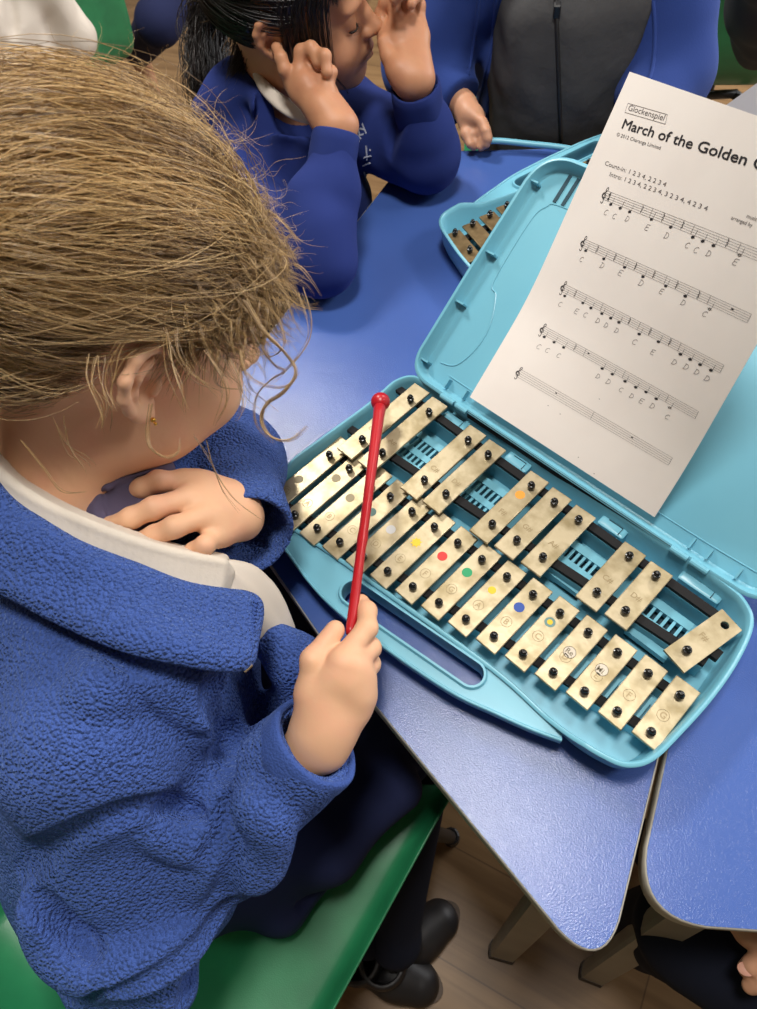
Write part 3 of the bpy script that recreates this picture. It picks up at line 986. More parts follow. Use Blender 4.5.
LET = {'C': [[(.9, .85), (.6, 1), (.25, .85), (.05, .5), (.2, .12), (.55, 0), (.95, .15)]],
       'D': [[(.15, 0), (.18, .98)], [(0, .95), (.5, .95), (.9, .65), (.9, .3), (.55, .02), (0, 0)]],
       'E': [[(.9, .98), (.15, .95), (.08, .5), (.1, .02), (.9, 0)], [(.1, .5), (.75, .52)]]}
for S in SYS:
    lines = []; Y = lambda x: S['y'] + S['s'] * (x - .032); h = S['h']; sp = h / 4
    for k in range(5):
        lines.append(line((.0315, Y(.0315) - k * sp), (S['x1'], Y(S['x1']) - k * sp), .00020, 24))
    for x in S['bars'] + [S['x1']]:
        lines.append(line((x, Y(x)), (x + .0002, Y(x) - h), .0003))
    ink('stave', lines, M_['ink2'])
    # clef
    cx, cy = .0325, Y(.0325) - h * .55
    cl = spline([(.0002, -.0018), (-.0014, -.0006), (-.0008, .0010), (.0008, .0008), (.0014, -.0008), (.0002, -.0022), (-.0016, -.0014), (-.0018, .0006), (.0002, .0026), (.0012, .0044), (.0006, .0058), (-.0004, .0044), (.0002, .0), (.0009, -.0046), (.0, -.0056), (-.0010, -.0048)], 5) + [cx, cy]
    mk = [stroke((cl - [cx, cy]) * [1.25, 1.1] + [cx, cy], .0006)]
    if S.get('time'):
        mk.append(txt('4', .0368, Y(.037) - h * .5, .0044, SL, .0002)); mk.append(txt('4', .0370, Y(.037) - h, .0044, SL, .0002))
    ink('treble_clef', mk, M_['ink'])
    nn = []
    for x, st in S['notes']:
        y = Y(x) - h - sp * (1.0 - .5 * st) + .0002
        nn.append((oval((x, y), .0016, .0011, .35), [tuple(range(12))])); nn.append(line((x + .0011, y), (x + .0012, y + h * .85), .00025))
        if st <= 0: nn.append(line((x - .0021, y), (x + .0021, y), .0002))
    for x, st in S['half']:
        y = Y(x) - h - sp * (1.0 - .5 * st)
        nn.append(stroke(oval((x, y), .0012, .0008, .35) + [oval((x, y), .0012, .0008, .35)[0]], .0004)); nn.append(line((x + .0011, y), (x + .0012, y + h * .8), .00025)); nn.append(line((x - .0022, y), (x + .0022, y), .0002))
    for x in S['rests']:
        y = Y(x) - h * .5
        nn.append(stroke(np.array([(-.0006, .0028), (.0006, .0012), (-.0005, .0004), (.0007, -.0010), (-.0003, -.0012), (.0001, -.0028)]) + [x, y], .0007))
    for x in S['dots']:
        nn.append(line((x - .0010, Y(x) - h * .36), (x + .0010, Y(x) - h * .34), .0010))
    if nn: ink('notes', nn, M_['ink'])
    if S['let']:
        pl = []
        for ch, (x, y) in zip(S['let'], S['lx']):
            for st in LET[ch]:
                p = spline(st, 4) if len(st) > 2 else np.array(st); p = (p - .5) * [.0038, .0044] * random.uniform(.9, 1.1)
                pl.append(stroke(p + [x + p[:, 1:2].mean() * 0, y] + np.c_[(p[:, 1]) * .15, p[:, 0] * .1], .00034))
        ink('pencil_letters', pl, M_['pencil'])
sp_ = []
for a, b in ((.076, .034), (.0905, .0335), (.146, .0035), (.126, .0085), (.1165, .0650)):
    sp_.append((oval((a, b), .0005, .0004, 0, 8), [tuple(range(8))]))
ink('paper_speck', sp_, M_['ink2'])

# another loose page behind at the right edge
c0 = at(757, 92, TT + .18)
pp = [at(722, 108, .74), at(790, 60, .80), at(830, 200, .70), at(760, 220, .66)]
pg = MB(); nrm = np.cross(pp[1] - pp[0], pp[3] - pp[0]); nrm /= np.linalg.norm(nrm)
pg.loft([[p - nrm * .0003 for p in pp], [p + nrm * .0003 for p in pp]], True)
tag(pg.build('loose_page', M_['paper2'], None, org=pp[3]), 'corner of a plain grey-white page showing behind the sheet music at the right edge', 'page')

# ------------------------------------------------------------------ beater
mt = empty('beater', at(352, 622, .70), 'red plastic beater with a round head held in the blonde child\'s hand', 'beater')
b0 = at(380.5, 402, .668); b1 = at(350, 634, .707)
ax = (b1 - b0); L_ = np.linalg.norm(ax); ax /= L_
z_ = ax; x_ = np.cross(z_, V3(0, 0, 1)); x_ /= np.linalg.norm(x_); y_ = np.cross(z_, x_); Rm = np.stack([x_, y_, z_], 1)
hd = MB().lathe([(.0095 * math.sin(a), -.0095 * math.cos(a)) for a in np.linspace(.05, math.pi - .05, 16)], b0, 24, Rm)
hd.build('beater_head', M_['red'], mt, smooth=True)
sf = MB().lathe([(.0010, .003), (.0050, .006), (.0062, .010), (.0056, .020), (.0050, .06), (.0042, .13), (.0040, L_ * .62), (.0046, L_ * .66), (.0039, L_ * .69), (.0038, L_ - .004), (.0030, L_), (.0004, L_ + .0008)], b0, 18, Rm)
sf.build('beater_shaft', M_['red'], mt, smooth=True)
# ------------------------------------------------------------------ anatomy helpers
def head_parts(S, c, Rm, s=1., neck=None, neck_r=.045, ears=(1, -1), face=1., ear_s=1., ear_o=1.):
    T = lambda *p: np.array(c) + Rm @ (np.array(p) * s)
    E = lambda p, r, k=.02, op='u', R=None: S.ell(T(*p), np.array(r) * s, Rm if R is None else Rm @ R, k * s, op)
    E((0, -.012, .034), (.0715, .090, .080), 0)
    E((0, .030, -.020), (.058, .060, .072), .03)
    E((0, .040, -.060), (.040, .042, .032), .03)
    E((0, .066, -.082), (.018, .016, .014), .02)
    for q in (1, -1):
        E((q * .034, .056, -.034), (.026, .026, .026), .02)
        E((q * .050, .010, -.062), (.016, .030, .022), .03)
        E((q * .027, .080, .018), (.020, .012, .008), .015)
    E((0, .070, .040), (.045, .024, .030), .02)
    for q in (1, -1):                       # eye sockets, eyeballs, lids
        E((q * .029, .092, -.001), (.0155, .012, .010), .012, 's')
        E((q * .029, .0745, -.001), (.0125, .0125, .0125), .002)
    S.chain([T(0, .082, .008), T(0, .092, -.008), T(0, .102, -.022)], np.array([.0055, .0062, .0085]) * s, .010 * s)
    E((0, .1045, -.0215), (.0085, .0085, .0080), .008)
    for q in (1, -1):
        E((q * .0100, .094, -.025), (.0070, .0085, .0062), .006)
        E((q * .0048, .0985, -.031), (.0028, .0035, .0025), .002, 's')
    E((0, .080, -.048), (.022, .016, .014), .012)
    S.chain([T(-.018, .084, -.050), T(-.006, .0925, -.0475), T(0, .0935, -.0485), T(.006, .0925, -.0475), T(.018, .084, -.050)], np.array([.0022, .0040, .0036, .0040, .0022]) * s, .003 * s)
    S.chain([T(-.016, .083, -.054), T(0, .0915, -.0565), T(.016, .083, -.054)], np.array([.0024, .0052, .0024]) * s, .003 * s)
    S.chain([T(-.018, .089, -.0518), T(0, .0975, -.0522), T(.018, .089, -.0518)], .0011 * s, .002 * s, 's')
    for q in ears:
        def e(y, z, x): return T(q * (.069 + x * ear_s * ear_o), y * ear_s - .006, z * ear_s + .002)
        E((q * .070, -.008, .000), (.006, .012, .018), .008)
        hel = [e(.010, .002, .001), e(.014, .014, .002), e(.010, .025, .005), e(.000, .030, .010), e(-.012, .026, .015), e(-.018, .014, .018), e(-.017, .000, .017), e(-.011, -.012, .013), e(-.003, -.021, .008)]
        S.chain(hel, np.array([.0028, .0032, .0036, .0038, .0040, .0040, .0038, .0036, .0042]) * s, .003 * s)
        S.chain([e(-.003, -.021, .008), e(.004, -.024, .005), e(.008, -.017, .002)], np.array([.0050, .0052, .0030]) * s, .004 * s)
        # inner sheet and antihelix
        for a, b, r in ((e(.004, .020, .003), e(-.013, .012, .012), .0030), (e(.004, .008, .001), e(-.014, .002, .012), .0030), (e(.002, -.004, .001), e(-.011, -.006, .010), .0030), (e(.004, -.014, .001), e(-.005, -.015, .008), .0036),
                        (e(.007, .014, .002), e(-.008, .022, .009), .0028)):
            S.cone(a, b, r * s, r * s, .004 * s)
        S.chain([e(.002, .020, .009), e(-.008, .012, .0135), e(-.009, .000, .0125), e(-.004, -.010, .009)], .0024 * s, .003 * s)
        E((q * .079, -.007, -.001), (.007, .0060, .0075), .004, 's')
        S.cone(e(.010, -.002, .004), e(.008, -.008, .0045), .0034 * s, .003 * s, .003 * s)
    if neck is not None:
        S.cone(T(0, -.030, -.040), neck, neck_r, neck_r * 1.06, .035)
    return T


def hand_mesh(wrist, arm, knuckles, fingers, thumb, r=.0068, palm_r=.0095, h=.0009, extra=None, thenar=None, arm_r=.0175):
    allp = np.array([wrist, arm] + list(knuckles) + [p for f in fingers for p in f] + list(thumb))
    S = SDF(allp.min(0) - .03, allp.max(0) + .03, h)
    S.cone(arm, wrist, arm_r * 1.05, arm_r * .92, 0)
    kn = [np.array(k) for k in knuckles]; w = np.array(wrist)
    ax = kn[3] - kn[0]; ax = ax / np.linalg.norm(ax)
    wk = [w - ax * .010, w - ax * .0035, w + ax * .0035, w + ax * .010]
    for i in range(4):
        S.cone(wk[i], kn[i], palm_r * 1.25, palm_r * (.86, .9, .86, .78)[i], .014)
    for i in range(3):
        S.cone((kn[i] * .8 + wk[i] * .2), (kn[i + 1] * .8 + wk[i + 1] * .2), palm_r * .9, palm_r * .85, .010)
    sc = (1, 1.03, .98, .86)
    for i, f in enumerate(fingers):
        F = [kn[i]] + [np.array(p) for p in f]
        rr = np.array([1.16, 1.04, .97, .84][:len(F)]) * r * sc[i]
        S.chain(F, rr, .004)
        S.ell(F[-1], rr[-1] * 1.0, None, .003)
    if len(thumb):
        tb = [w * .75 + kn[0] * .25] + [np.array(p) for p in thumb]
        q_ = np.array([.0125, .0105, .0080, .0066][:len(tb)]) * (r / .0068)
        S.chain(tb[:2], q_[:2], .018); S.chain(tb[1:], q_[1:], .005)
    if extra: extra(S)
    return S.out()


def cutoff(S, p, d, depth=.06, r=.09):
    """slice a sleeve off square beyond point p along direction d"""
    d = np.array(d, float); d /= np.linalg.norm(d)
    x = np.cross(d, V3(.3, .2, .9)); x /= np.linalg.norm(x); y = np.cross(d, x)
    S.box(np.array(p) + d * depth, (r, r, depth), np.stack([x, y, d], 1), .002, .003, 's')


# ================================================================== the blonde child in front
HE = at(140, 384, .858)
HR = frame(74, 30, 5)
HS = 1.05
HC = HE - HR @ (V3(.077, -.008, .002) * HS)
NB = at(60, 520, .735)
G_SH_R = at(95, 735, .695); G_EL_R = at(140, 905, .53); G_WR_R = at(326, 738, .660)
G_SH_L = V3(-.145, -.045, .690); G_EL_L = at(228, 462, .655); G_WR_L = at(234, 515, .725)
PEL = V3(.085, -.30, .43); CH = V3(.015, -.205, .615); UP = V3(-.045, -.150, .700)

S = SDF(HC - .15, HC + V3(.14, .15, .15), .0018)
GT = head_parts(S, HC, HR, HS, neck=NB, neck_r=.043, ear_o=1.5)
S.cone(NB, UP, .045, .06, .02)
head_g = S.out()
# right hand closed on the beater
WR = at(320, 738, .672)
hand_r = hand_mesh(WR, G_EL_R * .16 + WR * .84,
                   ats((341, 662, .712), (354, 666, .708), (362, 679, .698), (363, 697, .686)),
                   [ats((367, 628, .708), (367, 611, .700), (361, 603, .694)), ats((370, 648, .694), (364, 640, .678), (350, 650, .684)),
                    ats((370, 664, .680), (362, 662, .666), (348, 668, .674)), ats((367, 684, .670), (358, 684, .660), (348, 690, .668))],
                   ats((312, 692, .696), (313, 660, .710), (335, 630, .711)), r=.0074, palm_r=.0112, arm_r=.0195)
# left hand resting on the collar
WL = at(236, 512, .722)
hand_l = hand_mesh(WL, G_EL_L * .45 + WL * .55,
                   ats((181, 482, .752), (189, 499, .757), (205, 516, .752), (216, 536, .741)),
                   [ats((158, 481, .764), (142, 488, .762), (128, 494, .756)), ats((154, 508, .768), (131, 518, .765), (110, 526, .758)),
                    ats((174, 527, .764), (154, 536, .758), (136, 542, .748)), ats((205, 545, .752), (194, 551, .745), (184, 556, .736))],
                   ats((205, 490, .738), (180, 488, .728), (160, 494, .722)), r=.0078, palm_r=.0106, arm_r=.0195)
S = SDF((-.25, -.48, .02), (.42, .20, .76), .0035)
S.chain([PEL, CH, UP], [.095, .085, .062], .04)
S.chain([UP, G_SH_R, G_EL_R, WR], [.05, .034, .022, .013], .03)
S.chain([UP, G_SH_L, G_EL_L, WL], [.05, .034, .022, .013], .03)
KN_L = V3(-.03, .045, .40); KN_R = V3(.18, .005, .41)
AN_L = at(368, 930, .09); AN_R = at(396, 940, .09)
for k_, a_ in ((KN_L, AN_L), (KN_R, AN_R)):
    hip = PEL + (V3(-.05, .0, -.02) if k_ is KN_L else V3(.05, 0, -.02))
    S.chain([hip, k_, a_], [.055, .036, .022], .03)
    S.chain([a_, a_ + V3(0, 0, -.045)], [.026, .022], .02)
body_g = S.out()
Vg, Fg = join([head_g, hand_r, hand_l, body_g])
girl = mesh('person', Vg, Fg, M_['skin_pale'], None, org=(PEL[0], PEL[1], 0))
tag(girl, 'blonde person in blue fleece jacket bending over the instrument with a red beater in hand', 'person')

# fingernails of the two hands
def nail(p, nrm, along, w=.0042, l=.0052, parent=girl):
    nrm = np.array(nrm, float); nrm /= np.linalg.norm(nrm); along = np.array(along, float); along -= nrm * (along @ nrm); along /= np.linalg.norm(along)
    side = np.cross(nrm, along); V = []; F = []
    n = 8
    V.append(np.array(p) + nrm * .0011)
    for r_, z_ in ((.6, .0009), (1, .0)):
        for k in range(n * 2):
            a = math.pi * k / n; V.append(np.array(p) + along * l * r_ * math.cos(a) + side * w * r_ * math.sin(a) + nrm * z_)
    m = 2 * n
    for k in range(m): F.append((0, 1 + k, 1 + (k + 1) % m)); F.append((1 + k, 1 + m + k, 1 + m + (k + 1) % m, 1 + (k + 1) % m))
    return mesh('fingernail', V, F, M_['nail'], parent)


M_['nail'] = mat('nail', srgb(214, 158, 138), .3)
M_['nail'].node_tree.nodes['Principled BSDF'].inputs['Subsurface Weight'].default_value = .1

# earring
ep = GT(.0815, -.002, -.0265)
er = MB().lathe([(.0019 * math.sin(a), -.0019 * math.cos(a)) for a in np.linspace(.1, 3.04, 9)], GT(.084, .0005, -.021), 12)
er.lathe([(.0013 * math.sin(a), -.0013 * math.cos(a)) for a in np.linspace(.1, 3.04, 7)], GT(.084, .0005, -.021) - V3(0, 0, .0042), 10)
er.build('ear_stud', M_['gold'], girl, smooth=True)

# polo shirt: body under the jacket, ribbed collar
S = SDF((-.25, -.30, .55), (.20, .10, .84), .0025)
S.chain([CH, UP], [.085, .056], .04)
S.chain([UP, G_SH_R], [.045, .036], .03); S.chain([UP, G_SH_L], [.045, .036], .03)
S.patch(ats((222, 566, .728), (252, 572, .705), (276, 598, .675), (290, 632, .640)), ats((212, 606, .722), (240, 616, .700), (256, 632, .670), (272, 655, .640)), .0035, 24, 10, .006)
S.patch(ats((226, 570, .732), (252, 590, .706), (278, 625, .664)), ats((222, 576, .732), (247, 596, .706), (272, 632, .664)), .0016, 24, 3, .002)
S.cone(NB + V3(.01, .0, -.02), HC, .050, .05, .006, 's')
mesh('polo_shirt', *S.out(), M_['polo'], girl)
cu = ats((-45, 425, .845), (0, 473, .818), (35, 499, .806), (75, 519, .793), (130, 540, .777), (178, 554, .760), (223, 563, .742))
cl_ = ats((-50, 452, .832), (-3, 499, .806), (32, 525, .794), (70, 548, .781), (125, 566, .766), (173, 583, .749), (217, 597, .730))
cu2 = [p + V3(-.012, .006, -.016) for p in cu]
S = SDF(np.min(cu + cl_ + cu2, 0) - .02, np.max(cu + cl_ + cu2, 0) + .02, .0012)
S.patch(cu, cl_, .0022, 36, 14, .003)
S.patch(cu, cu2, .0020, 36, 10, .003)
S.chain(spline(cu, 6), .0028, .003)
# the placket end turning down
S.patch(ats((223, 563, .742), (231, 572, .730)), ats((217, 597, .730), (226, 596, .716)), .0020, 10, 8, .003)
colr = mesh('polo_collar', *S.out(), M_['rib'] if 'rib' in M_ else M_['polo'], girl)

# blue fleece jacket
S = SDF((-.27, -.50, .36), (.33, .13, .86), .0024)
EB = G_EL_R + (G_EL_R - WR) * .10
dC = (WR - G_EL_R); dC /= np.linalg.norm(dC)
CE = WR - dC * .006
S.chain([EB, G_EL_R * .5 + CE * .5, CE + dC * .01], [.056, .049, .0350], .018)
# left sleeve
EL2 = G_EL_L
CL = at(250, 537, .712); dL = CL - EL2; dL /= np.linalg.norm(dL)
S.chain([EL2, CL + dL * .01], [.046, .037], .02)
cutoff(S, CE, dC, .03, .06); S.cone(CE - dC * .05, CE + dC * .02, .022, .028, .004, 's')
cutoff(S, CL, dL, .03, .06); S.cone(CL - dL * .05, CL + dL * .02, .026, .0335, .004, 's')
S.chain([PEL + V3(-.01, .0, .02), CH, UP], [.125, .112, .078], .05)
S.chain([UP, G_SH_R], [.070, .058], .04)
S.chain([UP, G_SH_L], [.066, .052], .04)
S.chain([G_SH_R, (G_SH_R + EB) / 2, EB], [.062, .060, .054], .03)
S.chain([G_SH_L, EL2], [.052, .047], .03)
S.chain(ats((262, 632, .660), (295, 664, .640), (312, 690, .605), (290, 745, .53)), [.014, .019, .026, .045], .02)
# sleeve volume
S.chain(ats((78, 900, .60), (114, 944, .575), (162, 932, .58)), [.020, .026, .026], .03)
S.chain(ats((110, 985, .53), (165, 985, .53)), [.030, .028], .02)
S.fold([(95, 690), (130, 678), (168, 690), (198, 722)], .018, -.007, .018)
S.fold([(150, 655), (185, 650), (206, 680), (203, 716)], .012, -.004, .012)
# deep gap between the chest and the arm
S.fold([(214, 690), (230, 714), (233, 740), (226, 764)], .013, -.004, .010, 's')
# shoulder roll and its seams
S.fold([(4, 850), (60, 817), (120, 787), (175, 764), (210, 764), (224, 786)], .018, -.006, .010)
S.fold([(0, 836), (60, 803), (120, 773), (165, 755)], .0030, .0008, .003, 's')
S.fold([(16, 874), (60, 845), (120, 818), (176, 800)], .007, .003, .012, 's')
S.fold([(158, 806), (186, 818), (206, 838)], .008, .001, .008, 's')
S.fold([(150, 835), (188, 845), (214, 838)], .012, -.004, .010)
S.fold([(222, 800), (222, 830), (208, 862)], .008, .001, .006, 's')
S.fold([(240, 812), (238, 860), (222, 905), (200, 950), (186, 1000)], .008, .002, .008, 's')
S.fold([(38, 900), (54, 940), (94, 962), (148, 958), (190, 932), (220, 890)], .018, -.006, .008)
S.fold([(46, 984), (90, 1000), (148, 988), (204, 948), (232, 908)], .009, .003, .006, 's')
S.fold([(22, 902), (48, 914), (78, 936), (92, 956)], .008, .002, .008, 's')
S.fold([(92, 600), (116, 632), (131, 680), (150, 716), (196, 742)], .0030, .0008, .003, 's')
S.fold([(250, 800), (275, 835), (255, 880)], .006, -.001, .02)
# collar of the jacket, folded over
S.cone(NB + V3(.012, .012, -.005), HC, .056, .062, .008, 's')
S.cone(at(170, 520, .735), at(190, 520, .80), .030, .04, .008, 's')
S.cone(at(245, 585, .72), at(282, 612, .69), .010, .013, .006, 's')
ja = ats((-45, 452, .842), (0, 508, .812), (35, 534, .800), (75, 558, .788), (130, 578, .772), (185, 598, .752), (250, 606, .724))
jb = ats((-60, 540, .812), (0, 575, .792), (35, 592, .788), (75, 615, .780), (130, 640, .776), (190, 654, .760), (242, 660, .735))
S.patch(ja, jb, [.0080, .0065], 36, 12, .008)
S.chain(spline(ja, 4), .0075, .006)
S.chain([p + V3(.003, -.003, .003) for p in spline(ats((0, 583, .775), (40, 603, .772), (80, 627, .768), (135, 654, .762), (190, 668, .748), (240, 674, .722)), 4)], .006, .010, 's')
S.noise(.0022, 60, 3)
# openings
jk = mesh('fleece_jacket', *S.out(), M_['fleece'], girl)
# hemmed cuffs
def cuff(c, d, r, name, w=.026, m=None, parent=girl, thick=.0034):
    d = d / np.linalg.norm(d); x = np.cross(d, V3(.1, .2, .9)); x /= np.linalg.norm(x); y = np.cross(d, x)
    Rm_ = np.stack([x, y, d], 1)
    prof = [(r - thick, -w), (r, -w), (r + .001, -w * .6), (r + .0006, -w * .2), (r, .0), (r - .0015, .0016), (r - thick, .0005), (r - thick - .001, -w * .5)]
    q = MB()
    L = [[np.array(c) + Rm_ @ V3((a + .0008 * math.sin(5 * t + b * 60)) * math.cos(t), (a + .0008 * math.sin(3 * t + 1)) * math.sin(t), b) for t in np.linspace(0, 2 * math.pi, 49)[:-1]] for a, b in prof]
    q.loft(L + [L[0]])
    return q.build(name, m or M_['fleece_cuff'], parent, smooth=True)


cuff(CE + dC * .002, dC, .0372, 'sleeve_cuff', .024, thick=.005)
# zip at the collar end
zp = MB(); A0 = at(254, 602, .738); A1 = at(246, 662, .738)
for k in range(16):
    t = k / 15; p = A0 * (1 - t) + A1 * t
    zp.box(p + V3(.001, .001, .0), (.0016, .0009, .0012))
zp.build('zip_teeth', M_['fleece_cuff'], girl)
MB().box(at(247, 667, .736), (.0022, .0035, .0012), bev=.0005).build('zip_pull', M_['letter'], girl)

# navy skirt
S = SDF((-.16, -.46, .28), (.32, .14, .56), .003)
S.chain([PEL + V3(-.045, -.03, -.0), V3(-.04, .03, .415)], [.085, .064], .03)
S.chain([PEL + V3(.025, -.03, -.0), V3(.175, .0, .420)], [.080, .062], .03)
S.box(V3(.088, -.135, .405), (.145, .150, .030), np.array([[math.cos(.1), -math.sin(.1), 0], [math.sin(.1), math.cos(.1), 0], [0, 0, 1]]), .025, .04)
S.chain(ats((250, 880, .44), (330, 850, .45), (400, 790, .46)), [.02, .02, .02], .03)
S.chain(ats((300, 905, .425), (380, 830, .435), (430, 770, .43)), [.004, .004, .004], .010, 's')
S.noise(.0025, 55, 5)
mesh('skirt', *S.out(), M_['navy'], girl)

# tights / lower legs and shoes
for side, k_, a_ in (('l', KN_L, AN_L), ('r', KN_R, AN_R)):
    S = SDF(np.minimum(k_, a_) - .09, np.maximum(k_, a_) + .09, .003)
    S.chain([k_ + V3(0, -.05, 0), k_, a_ + V3(0, 0, .01), a_ + V3(0, 0, -.05)], [.046, .044, .030, .028], .02)
    mesh('stocking', *S.out(), M_['navy2'], girl)


def shoe(heel, toe, name='shoe', parent=girl, r=.034, strap=True):
    heel = np.array(heel, float); toe = np.array(toe, float)
    d = toe - heel; L = np.linalg.norm(d[:2]); d /= np.linalg.norm(d); sd = np.cross(V3(0, 0, 1), d); sd /= np.linalg.norm(sd); up = np.cross(d, sd)
    S = SDF(np.minimum(heel, toe) - .09, np.maximum(heel, toe) + .09, .0022)
    h1 = heel + up * .030 + d * .02; t1 = toe + up * .022 - d * .03
    S.cone(h1, h1 * .4 + t1 * .6, .030, .030, 0); S.cone(h1 * .4 + t1 * .6, t1, .032, .028, .02)
    S.cone(h1 + up * .01, h1 + up * .045, .030, .034, .015); S.cone(h1 + up * .03, h1 + up * .09, .025, .025, .004, 's')
    S.box((heel + toe) / 2 - up * .045, (L, .1, .045), np.stack([d, sd, up], 1), .002, .002, 's')
    ob = mesh(name, *S.out(), M_['shoe'], parent)
    pts = []
    for a in np.linspace(0, 2 * math.pi, 37)[:-1]:
        x, y = math.cos(a), math.sin(a)
        c = (heel + toe) / 2
        w = .033 + .003 * x
        pts.append(c + d * (x * (L / 2 + .004)) * (1) + sd * (y * w * (1 - .15 * x * x)))
    q = MB().loft([[p - up * .0 for p in pts], [p + up * .012 for p in pts]], True)
    so = q.build('sole', M_['sole'], parent, smooth=False)
    return ob


shoe(at(376, 968, .001), at(456, 908, .001))
shoe(at(352, 950, .001), at(440, 992, .001))

# purple cloth tucked in the collar
S = SDF(at(120, 500, .732) - .06, at(120, 500, .772) + .06, .0012)
S.patch(ats((90, 492, .764), (128, 478, .764), (168, 468, .760)), ats((98, 535, .754), (135, 530, .747), (170, 500, .747)), .0050, 20, 8, .003)
S.patch(ats((88, 494, .768), (96, 488, .769)), ats((94, 532, .760), (104, 534, .760)), .0040, 8, 8, .002)
S.chain(ats((92, 490, .770), (108, 487, .772), (118, 480, .770), (140, 474, .769), (166, 466, .764)), .0026, .002)
S.chain(ats((104, 492, .774), (101, 510, .769), (102, 530, .764)), .0022, .003, 's')
S.noise(.0010, 180, 4)
tag(mesh('folded_cloth', *S.out(), M_['cloth'], None, org=at(120, 505, .747)), 'muted purple folded cloth tucked in the white collar under the fingers', 'cloth')
# ------------------------------------------------------------------ hair
def strands_mesh(name, paths, tones, rads, mt_, parent, sides=3):
    """paths: (n, m, 3) array; every strand a thin tapering tube"""
    P = np.asarray(paths); n, m, _ = P.shape
    T = np.gradient(P, axis=1); T /= np.linalg.norm(T, axis=2, keepdims=True) + 1e-12
    ref = np.array([.31, .52, .79]); X = np.cross(T, ref); X /= np.linalg.norm(X, axis=2, keepdims=True) + 1e-9
    Y = np.cross(T, X)
    tap = np.clip(np.minimum(1, (1 - np.linspace(0, 1, m)) * 3 + .15), 0, 1)
    R = np.asarray(rads)[:, None] * tap[None]
    V = np.zeros((n, m, sides, 3))
    for k in range(sides):
        a = 2 * math.pi * k / sides
        V[:, :, k] = P + R[..., None] * (math.cos(a) * X + math.sin(a) * Y)
    idx = np.arange(n * m * sides).reshape(n, m, sides)
    F = []
    for k in range(sides):
        j = (k + 1) % sides
        F.append(np.stack([idx[:, :-1, k], idx[:, :-1, j], idx[:, 1:, j], idx[:, 1:, k]], -1).reshape(-1, 4))
    F = np.concatenate(F)
    ob = mesh(name, V.reshape(-1, 3), F, mt_, parent)
    at_ = ob.data.attributes.new('tone', 'FLOAT', 'POINT')
    tn = np.repeat(np.asarray(tones, np.float32), m * sides)
    if len(at_.data) == len(tn): at_.data.foreach_set('value', tn)
    return ob


def hairline(az, pts): return np.interp(np.abs(az), [p[0] for p in pts], [p[1] for p in pts])


HL_G = [(0, 24), (35, 20), (55, 8), (70, -2), (80, 8), (88, 15), (98, 6), (108, -16), (125, -40), (150, -50), (180, -52)]


def dirv(az, el):
    a = np.radians(az); e = np.radians(el)
    return np.stack([np.sin(a) * np.cos(e), np.cos(a) * np.cos(e), np.sin(e)], -1)


def scalp(name, T, c0, R0, hl, mt_, parent, tone=.3, nz=96, nr=22):
    azs = np.linspace(-180, 180, nz + 1)[:-1]; V = []; F = []
    for j in range(nr + 1):
        t = j / nr
        for az in azs:
            e0 = hairline(az, hl); el = e0 + (90 - e0) * t
            r = 1.0 if j > 1 else (.90, .985)[j]
            V.append(T(*(np.array(c0) + dirv(az, el) * R0 * r)))
    for j in range(nr):
        for i in range(nz):
            k = (i + 1) % nz; F.append((j * nz + i, j * nz + k, (j + 1) * nz + k, (j + 1) * nz + i))
    ob = mesh(name, V, np.array(F), mt_, parent)
    a = ob.data.attributes.new('tone', 'FLOAT', 'POINT'); a.data.foreach_set('value', np.full(len(a.data), tone, np.float32))
    return ob


def slerp(a, b, t):
    w = np.arccos(np.clip((a * b).sum(-1), -.9995, .9995))[:, None, None]; t = t[None, :, None]
    return (np.sin((1 - t) * w) * a[:, None] + np.sin(t * w) * b[:, None]) / np.sin(w)


